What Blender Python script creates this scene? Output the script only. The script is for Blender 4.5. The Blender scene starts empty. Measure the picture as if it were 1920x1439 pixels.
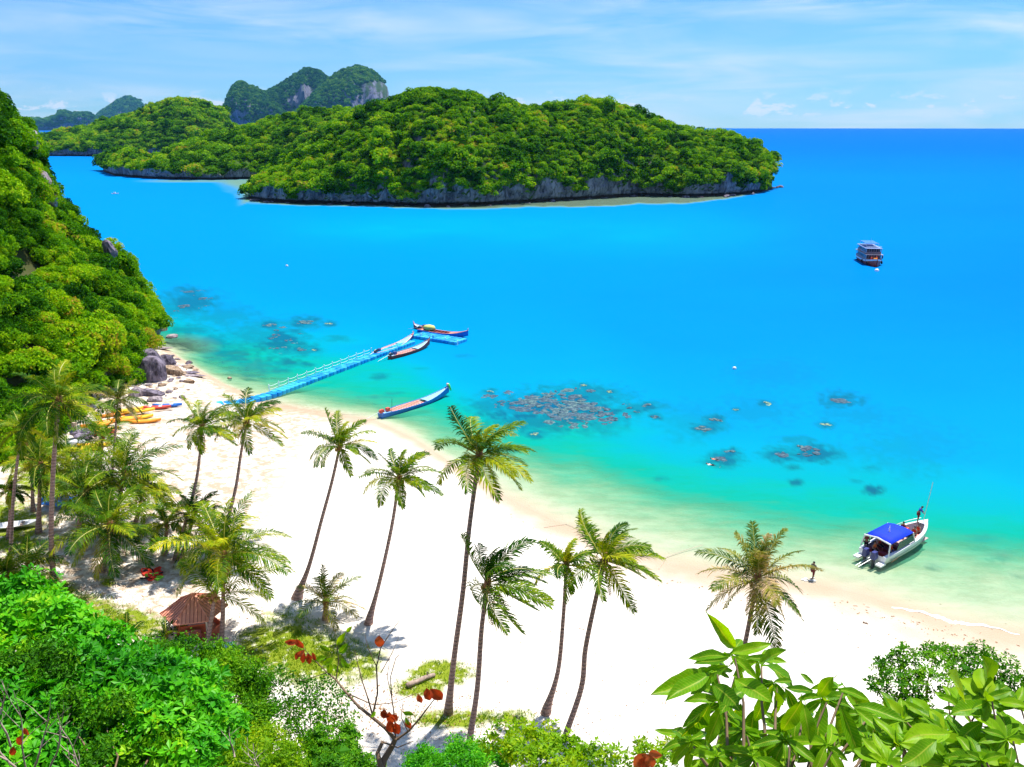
import bpy, math, random
import numpy as np
from mathutils import Vector, Matrix
# ------------------------------------------------------------------ camera, sky, sun, exposure
scene = bpy.context.scene
C = scene.collection
CAMZ, PITCH, FPX = 35.0, math.radians(16.78), 1600.0
cam_d = bpy.data.cameras.new('camera'); cam = bpy.data.objects.new('camera', cam_d); C.objects.link(cam)
cam.location = (0, 0, CAMZ); cam.rotation_euler = (math.pi/2 - PITCH, 0, 0)
cam_d.sensor_width = 36; cam_d.lens = 36*FPX/1920; cam_d.clip_start = 0.1; cam_d.clip_end = 200000
scene.camera = cam
SUN_EL, SUN_AZ = math.radians(68), math.radians(38)      # azimuth clockwise from +Y
sd = Vector((math.sin(SUN_AZ)*math.cos(SUN_EL), math.cos(SUN_AZ)*math.cos(SUN_EL), math.sin(SUN_EL)))
sun_d = bpy.data.lights.new('sun', 'SUN'); sun = bpy.data.objects.new('sun', sun_d); C.objects.link(sun)
sun_d.energy = 4.6; sun_d.angle = math.radians(0.53); sun_d.color = (1, 0.95, 0.86)
sun.rotation_euler = sd.to_track_quat('Z', 'Y').to_euler()
vs = scene.view_settings
vs.view_transform = 'Standard'; vs.look = 'None'; vs.exposure = 0.8; vs.gamma = 1; vs.use_curve_mapping = False
cy = scene.cycles
cy.max_bounces = 6; cy.diffuse_bounces = 3; cy.glossy_bounces = 2; cy.transmission_bounces = 3
cy.transparent_max_bounces = 10; cy.volume_bounces = 0; cy.caustics_reflective = False; cy.caustics_refractive = False
cy.use_adaptive_sampling = True; cy.adaptive_threshold = 0.02; cy.use_denoising = True
try: cy.denoiser = 'OPENIMAGEDENOISE'
except Exception: pass

class NT:
    """tiny node-tree helper"""
    def __init__(s, tree): s.t = tree; s.n = tree.nodes; s.l = tree.links
    def new(s, ty, **kw):
        nd = s.n.new(ty)
        for k, v in kw.items(): setattr(nd, k, v)
        return nd
    def put(s, sock, v):
        if v is None: return
        if hasattr(v, 'is_output'): s.l.new(v, sock)
        elif isinstance(v, bpy.types.Node): s.l.new(v.outputs[0], sock)
        else: sock.default_value = v
    def math(s, op, a, b=None, c=None, clamp=False):
        nd = s.new('ShaderNodeMath', operation=op, use_clamp=clamp)
        s.put(nd.inputs[0], a); s.put(nd.inputs[1], b)
        if c is not None: s.put(nd.inputs[2], c)
        return nd.outputs[0]
    def mix(s, f, a, b, mode='MIX'):
        nd = s.new('ShaderNodeMix', data_type='RGBA', blend_type=mode)
        s.put(nd.inputs[0], f); s.put(nd.inputs[6], a if not isinstance(a, tuple) else (*a, 1)[:4]); s.put(nd.inputs[7], b if not isinstance(b, tuple) else (*b, 1)[:4])
        return nd.outputs[2]
    def ramp(s, f, stops, interp='LINEAR'):
        nd = s.new('ShaderNodeValToRGB'); cr = nd.color_ramp; cr.interpolation = interp
        while len(cr.elements) < len(stops): cr.elements.new(0.5)
        for e, (p, c) in zip(cr.elements, stops):
            e.position = p; e.color = (*c, 1)[:4] if isinstance(c, tuple) else (c, c, c, 1)
        s.put(nd.inputs[0], f); return nd.outputs[0]
    def noise(s, vec=None, scale=5, detail=3, rough=0.5, dist=0):
        nd = s.new('ShaderNodeTexNoise'); s.put(nd.inputs['Vector'], vec)
        nd.inputs['Scale'].default_value = scale; nd.inputs['Detail'].default_value = detail
        nd.inputs['Roughness'].default_value = rough; nd.inputs['Distortion'].default_value = dist
        return nd.outputs[0]
    def mapping(s, vec, scale=(1,1,1), loc=(0,0,0), rot=(0,0,0)):
        nd = s.new('ShaderNodeMapping'); s.put(nd.inputs[0], vec)
        nd.inputs['Scale'].default_value = scale; nd.inputs['Location'].default_value = loc; nd.inputs['Rotation'].default_value = rot
        return nd.outputs[0]
    def attr(s, name, ty='GEOMETRY', out=2):
        nd = s.new('ShaderNodeAttribute', attribute_name=name, attribute_type=ty); return nd.outputs[out]

world = bpy.data.worlds.new('World'); scene.world = world; world.use_nodes = True
w = NT(world.node_tree); w.n.clear()
sky = w.new('ShaderNodeTexSky', sky_type='NISHITA'); sky.sun_disc = False
sky.sun_elevation = SUN_EL; sky.sun_rotation = SUN_AZ; sky.altitude = 0; sky.air_density = 1.0; sky.dust_density = 0.0; sky.ozone_density = 3.0
tc = w.new('ShaderNodeTexCoord'); dirv = tc.outputs['Generated']
sep = w.new('ShaderNodeSeparateXYZ'); w.put(sep.inputs[0], dirv)
skyc = w.mix(1.0, sky.outputs[0], (0.46, 0.78, 1.14), 'MULTIPLY')
# thin streaks of high cloud
n1 = w.noise(w.mapping(dirv, (3.2, 3.2, 26), (1.3, 0.4, 0.2), (0, 0.10, 0)), 1.6, 6, 0.55, 0.5)
n2 = w.noise(w.mapping(dirv, (1.4, 1.4, 9), (4.1, 2.0, 1.0), (0, -0.08, 0)), 2.0, 3, 0.5)
streak = w.math('MULTIPLY', w.ramp(n1, [(0.38, 0.0), (0.66, 1.0)]), w.ramp(n2, [(0.34, 0.25), (0.58, 1.0)]))
# small cumulus low over the horizon
n3 = w.noise(w.mapping(dirv, (14, 14, 34), (2.0, 0, 0.4)), 2.0, 6, 0.6, 0.2)
cum = w.math('MULTIPLY', w.ramp(n3, [(0.50, 0.0), (0.57, 1.0)]), w.ramp(sep.outputs[2], [(0.006, 0.0), (0.014, 1.0), (0.024, 1.0), (0.042, 0.0)]))
cl = w.math('MAXIMUM', w.math('MULTIPLY', streak, 0.74), w.math('MULTIPLY', cum, 0.9))
skyc = w.mix(cl, skyc, (7.0, 7.6, 8.0))
bg = w.new('ShaderNodeBackground'); w.put(bg.inputs[0], skyc); bg.inputs[1].default_value = 0.078
wo = w.new('ShaderNodeOutputWorld'); w.l.new(bg.outputs[0], wo.inputs[0])

# ------------------------------------------------------------------ helpers
cp, sp = math.cos(PITCH), math.sin(PITCH)
def ray(px, py):
    u = (px-960)/FPX; v = (719.5-py)/FPX
    return Vector((u, cp + v*sp, -sp + v*cp))
def G(px, py, z=0.0):                       # point of the plane z seen at a pixel
    d = ray(px, py); k = (z-CAMZ)/d.z; return Vector((d.x*k, d.y*k, z))
def AY(px, py, y):                          # point at forward distance y seen at a pixel
    d = ray(px, py); k = y/d.y; return Vector((d.x*k, y, CAMZ + d.z*k))
def project(x, y, z):
    x = np.asarray(x, float); y = np.asarray(y, float); z = np.asarray(z, float) - CAMZ
    dep = y*cp - z*sp; up = y*sp + z*cp
    dep = np.where(dep > 0.5, dep, 0.5)
    return 960 + x/dep*FPX, 719.5 - up/dep*FPX
def hash2(i, j, seed):
    h = (i.astype(np.int64)*374761393 + j.astype(np.int64)*668265263 + seed*982451653) & 0x7fffffff
    h = ((h ^ (h >> 13))*1274126177) & 0x7fffffff
    return ((h ^ (h >> 16)) & 0xffff)/65535.0
def vnoise(x, y, seed=0):
    x = np.asarray(x, float); y = np.asarray(y, float)
    i = np.floor(x); j = np.floor(y); fx = x-i; fy = y-j
    fx = fx*fx*(3-2*fx); fy = fy*fy*(3-2*fy)
    a = hash2(i, j, seed); b = hash2(i+1, j, seed); c = hash2(i, j+1, seed); d = hash2(i+1, j+1, seed)
    return (a*(1-fx)+b*fx)*(1-fy) + (c*(1-fx)+d*fx)*fy
def fbm(x, y, seed=0, o=4):
    s = 0; a = 0.5; f = 1.0
    for k in range(o):
        s = s + a*(vnoise(np.asarray(x)*f, np.asarray(y)*f, seed+k)-0.5); a *= 0.5; f *= 2.03
    return s*2
def smooth(t, a, b):
    t = np.clip((np.asarray(t, float)-a)/(b-a), 0, 1); return t*t*(3-2*t)

def raw_mesh(name, V, faces, attrs=None, smooth_=False, midx=None):
    """faces: list of int arrays (n,k) or a python list of tuples"""
    V = np.asarray(V, np.float32).reshape(-1, 3)
    if isinstance(faces, list) and faces and not isinstance(faces[0], np.ndarray):
        loops = np.fromiter((i for f in faces for i in f), np.int32); sizes = np.fromiter((len(f) for f in faces), np.int32)
    else:
        fs = faces if isinstance(faces, list) else [faces]
        loops = np.concatenate([f.reshape(-1) for f in fs]).astype(np.int32)
        sizes = np.concatenate([np.full(len(f), f.shape[1]) for f in fs]).astype(np.int32)
    me = bpy.data.meshes.new(name)
    me.vertices.add(len(V)); me.vertices.foreach_set('co', V.reshape(-1))
    me.loops.add(len(loops)); me.loops.foreach_set('vertex_index', loops)
    me.polygons.add(len(sizes)); st = np.zeros(len(sizes), np.int32); st[1:] = np.cumsum(sizes)[:-1]
    me.polygons.foreach_set('loop_start', st)
    if midx is not None: me.polygons.foreach_set('material_index', np.asarray(midx, np.int32))
    me.polygons.foreach_set('use_smooth', np.full(len(sizes), bool(smooth_)))
    for k, a in (attrs or {}).items():
        at = me.attributes.new(k, 'FLOAT', 'POINT'); at.data.foreach_set('value', np.asarray(a, np.float32))
    me.update(calc_edges=True); me.validate()
    return me
def link(name, me, mat=None, parent=None, loc=None, rot=None, scale=None):
    if mat is not None and len(me.materials) == 0:
        for m in (mat if isinstance(mat, (list, tuple)) else [mat]): me.materials.append(m)
    o = bpy.data.objects.new(name, me); C.objects.link(o)
    if parent is not None: o.parent = parent
    if loc is not None: o.location = loc
    if rot is not None: o.rotation_euler = rot
    if scale is not None: o.scale = scale
    return o
def tag(o, label=None, cat=None, group=None, kind=None):
    if label: o['label'] = label
    if cat: o['category'] = cat
    if group: o['group'] = group
    if kind: o['kind'] = kind
    return o
def thing(name, label, cat, loc=(0, 0, 0), rz=0.0, group=None):
    o = bpy.data.objects.new(name, None); C.objects.link(o); o.empty_display_size = 0.3
    o.location = loc; o.rotation_euler = (0, 0, rz); return tag(o, label, cat, group)

class MB:
    def __init__(s, off=(0, 0, 0)): s.v = []; s.f = []; s.m = []; s.t = []; s.off = Vector(off); s.mi = 0; s.tint = 0.5
    def add(s, vs_, fs):
        b = len(s.v)
        s.v += [tuple(Vector(p)-s.off) for p in vs_]; s.f += [tuple(i+b for i in f) for f in fs]; s.m += [s.mi]*len(fs); s.t += [s.tint]*len(vs_)
        return s
    def box(s, c, d, rz=0, M=None, taper=1.0):
        x, y, z = d[0]/2, d[1]/2, d[2]/2; R = M or Matrix.Rotation(rz, 3, 'Z'); c = Vector(c)
        P = []
        for k, q in ((-z, 1.0), (z, taper)):
            for a, b_ in ((-x, -y), (x, -y), (x, y), (-x, y)): P.append(c + R @ Vector((a*q, b_*q, k)))
        return s.add(P, [(0,3,2,1), (4,5,6,7), (0,1,5,4), (1,2,6,5), (2,3,7,6), (3,0,4,7)])
    def tube(s, pts, r, n=6, cap=True):
        pts = [Vector(p) for p in pts]; r = r if isinstance(r, (list, tuple, np.ndarray)) else [r]*len(pts)
        P = []; F = []; prev = None
        for i, p in enumerate(pts):
            t = (pts[min(i+1, len(pts)-1)] - pts[max(i-1, 0)]).normalized()
            a = prev if prev is not None else (Vector((1, 0, 0)) if abs(t.x) < .8 else Vector((0, 1, 0)))
            a = (a - t*a.dot(t)).normalized(); prev = a; b = t.cross(a)
            for k in range(n):
                q = 2*math.pi*k/n; P.append(p + (a*math.cos(q)+b*math.sin(q))*r[i])
        for i in range(len(pts)-1):
            for k in range(n):
                k2 = (k+1) % n; F.append((i*n+k, i*n+k2, (i+1)*n+k2, (i+1)*n+k))
        if cap: F += [tuple(range(n))[::-1], tuple((len(pts)-1)*n+k for k in range(n))]
        return s.add(P, F)
    def loft(s, secs, closed=True, cap=True):
        n = len(secs[0]); P = [p for q in secs for p in q]; F = []
        for i in range(len(secs)-1):
            for k in range(n if closed else n-1):
                k2 = (k+1) % n; F.append((i*n+k, (i+1)*n+k, (i+1)*n+k2, i*n+k2))
        if cap and closed: F += [tuple(range(n)), tuple((len(secs)-1)*n+k for k in range(n))[::-1]]
        return s.add(P, F)
    def ball(s, c, r, nu=8, nv=5, noise=0, rng=None):
        r = (r, r, r) if not isinstance(r, (tuple, list)) else r; c = Vector(c); P = [c+Vector((0, 0, r[2]))]; F = []
        for j in range(1, nv):
            a = math.pi*j/nv
            for i in range(nu):
                b = 2*math.pi*i/nu; k = 1 + (rng.uniform(-noise, noise) if rng else 0)
                P.append(c+Vector((math.sin(a)*math.cos(b)*r[0]*k, math.sin(a)*math.sin(b)*r[1]*k, math.cos(a)*r[2]*k)))
        P.append(c-Vector((0, 0, r[2])))
        for i in range(nu):
            i2 = (i+1) % nu; F.append((0, 1+i, 1+i2)); L = len(P)-1
            for j in range(nv-2): F.append((1+j*nu+i, 1+(j+1)*nu+i, 1+(j+1)*nu+i2, 1+j*nu+i2))
            F.append((L, 1+(nv-2)*nu+i2, 1+(nv-2)*nu+i))
        return s.add(P, F)
    def mesh(s, name, smooth_=False):
        return raw_mesh(name, s.v, s.f, {'tint': s.t}, smooth_, s.m)
    def obj(s, name, mat, parent=None, smooth_=False, loc=None):
        return link(name, s.mesh(name, smooth_), mat, parent, loc)

# ------------------------------------------------------------------ materials
def new_mat(name):
    m = bpy.data.materials.new(name); m.use_nodes = True; t = NT(m.node_tree); t.n.clear()
    return m, t, t.new('ShaderNodeOutputMaterial')
def principled(t, col, rough=0.6, spec=0.5, metal=0, bump=None):
    p = t.new('ShaderNodeBsdfPrincipled'); t.put(p.inputs['Base Color'], col if not isinstance(col, tuple) else (*col, 1)[:4])
    t.put(p.inputs['Roughness'], rough); p.inputs['Specular IOR Level'].default_value = spec; p.inputs['Metallic'].default_value = metal
    if bump is not None: t.l.new(bump, p.inputs['Normal'])
    return p
def bumpn(t, h, strength=0.3, dist=0.05):
    b = t.new('ShaderNodeBump'); b.inputs['Strength'].default_value = strength; b.inputs['Distance'].default_value = dist
    t.put(b.inputs['Height'], h); return b.outputs[0]
def simple(name, col, rough=0.5, spec=0.5, metal=0, var=0.12, scale=3.0, bump=0.0):
    m, t, o = new_mat(name); geo = t.new('ShaderNodeTexCoord')
    n = t.noise(geo.outputs['Object'], scale, 4)
    c = t.mix(t.ramp(n, [(0.3, 0.0), (0.7, 1.0)]), tuple(x*(1-var) for x in col), tuple(min(1, x*(1+var)) for x in col))
    p = principled(t, c, rough, spec, metal, bumpn(t, n, 0.4, bump) if bump else None)
    t.l.new(p.outputs[0], o.inputs[0]); return m
def foliage(name, stops, trans=0.3, transcol=(1.25, 1.15, 0.5), pscale=0.03, wobj=0.6, rough=0.5, spec=0.25, veins=False):
    """stops: colour ramp over one mixed factor of leaf tint, instance random and position noise"""
    m, t, o = new_mat(name); tc_ = t.new('ShaderNodeTexCoord'); oi = t.new('ShaderNodeObjectInfo')
    geo = t.new('ShaderNodeNewGeometry')
    pn = t.math('ADD', t.math('MULTIPLY', t.noise(geo.outputs['Position'], pscale, 3), 0.6), t.math('MULTIPLY', t.noise(geo.outputs['Position'], pscale*7, 2), 0.4))
    ti = t.attr('tint')
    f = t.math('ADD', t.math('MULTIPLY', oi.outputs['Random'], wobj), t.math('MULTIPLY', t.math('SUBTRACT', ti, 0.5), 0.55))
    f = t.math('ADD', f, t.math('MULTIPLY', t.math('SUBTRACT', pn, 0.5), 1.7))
    f = t.math('ADD', f, 0.5*(1-wobj), clamp=True)
    col = t.ramp(f, stops)
    if veins:
        al = t.attr('along'); ac = t.math('ABSOLUTE', t.attr('across'))
        rib_ = t.ramp(ac, [(0.0, 1.0), (0.05, 1.0), (0.09, 0.0)])
        vn = t.math('SINE', t.math('MULTIPLY', t.math('SUBTRACT', al, t.math('MULTIPLY', ac, 0.13)), 95.0)); vn = t.ramp(vn, [(0.75, 0.0), (1.0, 0.45)])
        k_ = t.math('MULTIPLY', t.math('MAXIMUM', rib_, vn), t.math('GREATER_THAN', al, 0.001)); col = t.mix(k_, col, (0.42, 0.52, 0.05))
        blot = t.noise(tc_.outputs['Object'], 9, 5, 0.7); col = t.mix(t.ramp(blot, [(0.58, 0.0), (0.75, 0.5)]), col, (0.10, 0.13, 0.01))
    p = principled(t, col, rough, spec)
    tr = t.new('ShaderNodeBsdfTranslucent'); t.put(tr.inputs[0], t.mix(1.0, col, transcol, 'MULTIPLY'))
    mx = t.new('ShaderNodeMixShader'); mx.inputs[0].default_value = trans
    t.l.new(p.outputs[0], mx.inputs[1]); t.l.new(tr.outputs[0], mx.inputs[2]); t.l.new(mx.outputs[0], o.inputs[0]); return m
def rock(name, a, b, scale=0.3, moss=None, tide_shade=0):
    m, t, o = new_mat(name); geo = t.new('ShaderNodeNewGeometry'); pos = geo.outputs['Position']
    n = t.noise(t.mapping(pos, (1, 1, 0.45)), scale, 8, 0.65, 0.6); n2 = t.noise(t.mapping(pos, (1, 1, 0.25)), scale*5, 5, 0.6)
    col = t.mix(t.ramp(n, [(0.35, 0.0), (0.65, 1.0)]), a, b)
    col = t.mix(t.ramp(n2, [(0.38, 0.75), (0.5, 0.0)]), col, tuple(x*0.22 for x in a))
    if moss:
        sp_ = t.new('ShaderNodeSeparateXYZ'); t.put(sp_.inputs[0], geo.outputs['Normal'])
        k = t.math('ADD', sp_.outputs[2], t.math('MULTIPLY', t.math('SUBTRACT', n, 0.5), 1.6))
        col = t.mix(t.ramp(k, [(moss[0], 0.0), (moss[0]+0.15, 1.0)]), col, moss[1])
    if tide_shade:  # dark wet stain that also paints the shade of the undercut cliff base
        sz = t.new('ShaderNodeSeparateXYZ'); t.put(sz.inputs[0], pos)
        k = t.math('ADD', t.math('MULTIPLY', sz.outputs[2], 1.0/tide_shade), t.math('MULTIPLY', t.math('SUBTRACT', n2, 0.5), 0.9))
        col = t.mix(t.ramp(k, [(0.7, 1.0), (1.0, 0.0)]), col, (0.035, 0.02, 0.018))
    h = t.math('ADD', n, t.math('MULTIPLY', n2, 0.5))
    p = principled(t, col, 0.85, 0.2, 0, bumpn(t, h, 0.9, 0.35/scale*0.3)); t.l.new(p.outputs[0], o.inputs[0]); return m

FOREST = foliage('forest_leaf', [(0.0, (0.008, 0.055, 0.001)), (0.28, (0.035, 0.16, 0.002)), (0.5, (0.12, 0.33, 0.003)), (0.78, (0.27, 0.50, 0.004)), (0.96, (0.44, 0.58, 0.008)), (1.0, (0.44, 0.30, 0.04))], 0.34, spec=0.05, rough=0.6)  # dark low stops put crown shade contrast into the leaf colour
FARLEAF = foliage('far_leaf', [(0.0, (0.008, 0.06, 0.012)), (0.5, (0.05, 0.20, 0.02)), (1.0, (0.18, 0.36, 0.02))], 0.25, pscale=0.003, spec=0.05)
BRIGHT = foliage('bright_leaf', [(0.0, (0.008, 0.09, 0.002)), (0.35, (0.035, 0.29, 0.004)), (0.7, (0.13, 0.52, 0.007)), (1.0, (0.46, 0.66, 0.01))], 0.34, pscale=0.35, wobj=0.1, spec=0.18, rough=0.45)  # deep low stop paints shade into the gaps between leaves
MIDLEAF = foliage('mid_leaf', [(0.0, (0.008, 0.06, 0.002)), (0.4, (0.05, 0.22, 0.003)), (0.75, (0.18, 0.42, 0.005)), (1.0, (0.36, 0.50, 0.01))], 0.34, pscale=0.35, wobj=0.1, spec=0.12)
YELLOWLEAF = foliage('yellow_leaf', [(0.0, (0.06, 0.20, 0.004)), (0.45, (0.20, 0.42, 0.005)), (0.85, (0.46, 0.58, 0.006)), (1.0, (0.62, 0.48, 0.01))], 0.45, pscale=0.5, wobj=0.2, spec=0.15)
BIGLEAF = foliage('big_leaf', [(0.0, (0.05, 0.20, 0.003)), (0.5, (0.13, 0.34, 0.003)), (1.0, (0.27, 0.50, 0.004))], 0.45, (1.6, 1.35, 0.2), pscale=0.8, wobj=0.7, spec=0.16, rough=0.4, veins=True)
REDLEAF = foliage('red_leaf', [(0.0, (0.26, 0.035, 0.012)), (0.5, (0.55, 0.08, 0.02)), (1.0, (0.72, 0.22, 0.07))], 0.4, (1.3, 0.8, 0.5), pscale=2, wobj=0.5, spec=0.2)
PALM = foliage('palm_leaf', [(0.0, (0.008, 0.04, 0.002)), (0.30, (0.026, 0.10, 0.003)), (0.55, (0.12, 0.22, 0.004)), (0.82, (0.40, 0.42, 0.008)), (1.0, (0.60, 0.46, 0.14))], 0.26, (1.3, 1.2, 0.3), pscale=0.4, wobj=0.5, spec=0.06, rough=0.55)
PALMY = foliage('yellow_palm_leaf', [(0.0, (0.012, 0.06, 0.002)), (0.3, (0.06, 0.16, 0.003)), (0.58, (0.26, 0.34, 0.005)), (0.85, (0.60, 0.54, 0.008)), (1.0, (0.68, 0.5, 0.08))], 0.3, (1.2, 1.2, 0.3), pscale=0.4, wobj=0.45, spec=0.08)
PALMP = foliage('pinkish_palm_leaf', [(0.0, (0.015, 0.05, 0.004)), (0.35, (0.06, 0.13, 0.008)), (0.6, (0.26, 0.25, 0.03)), (0.85, (0.56, 0.40, 0.22)), (1.0, (0.66, 0.48, 0.34))], 0.25, (1.1, 1.0, 0.6), pscale=0.5, wobj=0.6, spec=0.06)
DEADPALM = foliage('dead_palm_leaf', [(0.0, (0.2, 0.09, 0.035)), (1.0, (0.5, 0.32, 0.18))], 0.15, pscale=0.3, wobj=0.6, spec=0.1)
GRASS = foliage('grass_blade', [(0.0, (0.04, 0.16, 0.003)), (0.5, (0.17, 0.34, 0.005)), (1.0, (0.46, 0.46, 0.02))], 0.35, pscale=0.35, wobj=0.1, spec=0.1)
CLIFF = rock('limestone', (0.10, 0.10, 0.13), (0.32, 0.30, 0.34), 0.16, (0.45, (0.04, 0.10, 0.004)), tide_shade=1.9)
FARCLIFF = rock('far_limestone', (0.09, 0.10, 0.16), (0.25, 0.25, 0.33), 0.012, (0.62, (0.02, 0.055, 0.015)))
BOULDER = rock('boulder_stone', (0.17, 0.13, 0.15), (0.42, 0.36, 0.38), 0.7)
DARKROCK = rock('dark_boulder_stone', (0.06, 0.05, 0.075), (0.26, 0.22, 0.28), 0.6)
TANROCK = rock('tan_boulder_stone', (0.24, 0.15, 0.09), (0.5, 0.38, 0.28), 0.8)
def bark(name, a, b, ring=1.0):
    m, t, o = new_mat(name); tc_ = t.new('ShaderNodeTexCoord'); pos = tc_.outputs['Object']
    sx = t.new('ShaderNodeSeparateXYZ'); t.put(sx.inputs[0], pos)
    n = t.noise(pos, 4, 4)
    wv = t.math('SINE', t.math('ADD', t.math('MULTIPLY', sx.outputs[2], 26.0), t.math('MULTIPLY', n, 5.0)))
    col = t.mix(n, a, b); col = t.mix(t.ramp(wv, [(0.0, 0.0), (0.95, 0.55*ring)]), col, tuple(x*0.35 for x in a))
    p = principled(t, col, 0.85, 0.2, 0, bumpn(t, wv, 0.5*ring, 0.03)); t.l.new(p.outputs[0], o.inputs[0]); return m
TRUNK = bark('palm_bark', (0.27, 0.165, 0.15), (0.52, 0.36, 0.33), 0.9)
WOOD = bark('branch_bark', (0.14, 0.085, 0.05), (0.30, 0.21, 0.14), 0.2)
PALEWOOD = bark('dry_twig_bark', (0.34, 0.25, 0.2), (0.55, 0.45, 0.38), 0.2)
RACHIS = simple('frond_midrib', (0.34, 0.33, 0.03), 0.5)
HUSK = simple('crown_husk', (0.25, 0.11, 0.04), 0.8)
NUT = simple('coconut_skin', (0.34, 0.22, 0.03), 0.5)
# ------------------------------------------------------------------ ground, seabed, sea
WL = np.array([(-900, 560), (-200, 590), (250, 636), (300, 648), (350, 680), (420, 722), (500, 757), (600, 774), (700, 788), (780, 826), (860, 880), (940, 930), (1050, 985), (1150, 1026), (1250, 1060), (1400, 1084), (1520, 1097), (1620, 1117), (1700, 1145), (1800, 1170), (1920, 1192), (2300, 1275), (3200, 1420)], float)
PROF = {-200: [(0, 0), (30, 3), (80, 9)], 300: [(0, 0), (14, .7), (40, 1.7), (80, 4.2), (130, 8), (180, 9)],
        500: [(0, 0), (30, .28), (60, 1.1), (100, 2.1), (140, 3.6), (200, 7), (260, 9)],
        700: [(0, 0), (15, .22), (50, 1.1), (100, 2.2), (150, 4), (220, 7.5), (280, 9)],
        900: [(0, 0), (65, .34), (110, .9), (150, 2.8), (210, 5), (290, 8), (350, 9)],
        1100: [(0, 0), (75, .27), (130, .58), (185, 1.6), (230, 3.0), (330, 6), (420, 9)],
        1300: [(0, 0), (65, .24), (120, .52), (185, 1.7), (260, 3.8), (350, 7), (430, 9)],
        1500: [(0, 0), (50, .24), (105, .52), (160, 1.4), (230, 2.8), (330, 5.6), (430, 9)],
        1700: [(0, 0), (60, .24), (125, .52), (180, 1.3), (230, 2.5), (330, 5), (450, 9)],
        1920: [(0, 0), (70, .24), (145, .52), (205, 1.4), (260, 2.9), (380, 6), (500, 9)]}
pk = sorted(PROF)
ISL_SHORE = []     # filled with (px, py, width_px, strength) samples of the island shelves
SPOTS = [  # dark submerged patches: px, py, rx, ry, strength
 (1040, 765, 130, 36, .85), (1000, 790, 85, 24, .6), (1110, 740, 75, 22, .6), (1210, 765, 50, 14, .55), (920, 760, 40, 20, .5), (1125, 795, 60, 20, .4),
 (1330, 800, 42, 12, .6), (1355, 862, 38, 14, .7), (1465, 850, 40, 10, .6), (1530, 852, 50, 16, .75), (1490, 825, 45, 8, .45), (1450, 700, 90, 30, .25),
 (1575, 750, 40, 9, .5), (1550, 797, 22, 6, .3), (1487, 876, 18, 6, .7), (1492, 904, 14, 6, .8), (1637, 919, 22, 9, .95), (1605, 903, 12, 4, .5), (1630, 878, 22, 6, .4), (1240, 898, 14, 5, .35),
 (1700, 840, 120, 50, .25), (1620, 780, 90, 20, .3), (1420, 770, 90, 30, .3), (1290, 790, 60, 40, .25),
 (1840, 1010, 34, 7, .2), (1880, 1040, 30, 7, .22), (1910, 1075, 22, 6, .2), (1750, 1060, 20, 6, .25),
 (360, 565, 60, 22, .75), (330, 580, 50, 18, .5), (420, 590, 70, 20, .4), (560, 605, 50, 8, .5), (480, 625, 70, 30, .4), (530, 640, 50, 25, .75), (570, 655, 30, 15, .5),
 (430, 665, 50, 16, .55), (390, 640, 60, 14, .5), (480, 685, 60, 16, .45), (540, 680, 25, 8, .7), (575, 683, 14, 5, .6), (520, 695, 25, 6, .5), (470, 705, 25, 5, .4), (350, 620, 60, 12, .5),
 (630, 635, 30, 6, .4), (715, 707, 18, 7, .5), (745, 655, 30, 8, .3), (920, 770, 16, 6, .5), (790, 692, 14, 3, .3), (870, 668, 20, 4, .35), (700, 745, 30, 3, .3), (740, 738, 20, 3, .3)]
CORALS = [('broad mauve-edged coral head alone far out in blue water', 1575, 750, 62, 1), ('pale yellow-green coral head alone below the broad one', 1550, 796, 26, 2), ('coral head farther out of the pair in turquoise water', 1339, 788, 34, 0), ('coral head nearer the sand of the pair in turquoise water', 1320, 805, 36, 0), ('white-rimmed coral head by the snorkellers', 1369, 849, 28, 0), ('coral patch right under the snorkellers', 1356, 862, 44, 1),
    ('long coral head beside the triple one', 1461, 853, 50, 1), ('triple coral cluster, its broadest lump', 1522, 845, 48, 1), ('small lump on the landward edge of the triple coral cluster', 1508, 853, 30, 1), ('small lump on the seaward edge of the triple coral cluster', 1500, 838, 24, 0), ('tiny pale coral speck on open turquoise', 1379, 769, 14, 2), ('faint green coral speck beside the dark patch', 1436, 757, 24, 2),
    ('yellow coral lump nearest the tallest palm crown', 1003, 815, 22, 2), ('small coral lump trailing off the reef edge by the palm', 1180, 765, 16, 0), ('pale coral slab at the end of the reef trail', 1216, 762, 28, 0), ('small coral slab beyond the reef trail', 1195, 772, 18, 0), ('coral piece at the outer corner of the reef trail', 1229, 782, 20, 0), ('lone pale coral above the reef', 1093, 723, 18, 2), ('lone coral speck above the reef trail', 1144, 735, 16, 2), ('green coral above the palm crown', 919, 735, 18, 2),
    ('pale coral streak out from the jetty', 572, 605, 42, 0), ('small pale coral streak beside the one out from the jetty', 618, 607, 20, 2), ('yellowish coral by the jetty posts', 590, 657, 16, 2), ('pale coral lumps in shallow water near the jetty', 556, 656, 28, 0), ('coral streak near the headland tip, the outer one', 350, 547, 34, 1), ('coral streak near the headland tip, the inner one', 345, 575, 34, 1), ('coral slab left of the jetty posts in the open shallows', 505, 610, 26, 0)]
SPOTS += [(c_[1], c_[2], c_[3]*.72, c_[3]*.27+1.5, .75) for c_ in CORALS]
def reef_field(px, py):
    out = np.zeros_like(px)
    for a, b, c, d_, k in SPOTS:
        m_ = (np.abs(px-a) < c*2) & (np.abs(py-b) < d_*2)
        if not m_.any(): continue
        x_, y_ = px[m_], py[m_]; r = np.hypot((x_-a)/c, (y_-b)/d_); n = fbm(x_/11+a, y_/5, 77, 3)
        out[m_] = np.maximum(out[m_], min(1, k*1.15)*np.clip(1.35-r+0.9*n, 0, 1)*smooth(1.9-r, 0, 0.9))
    return out
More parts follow.
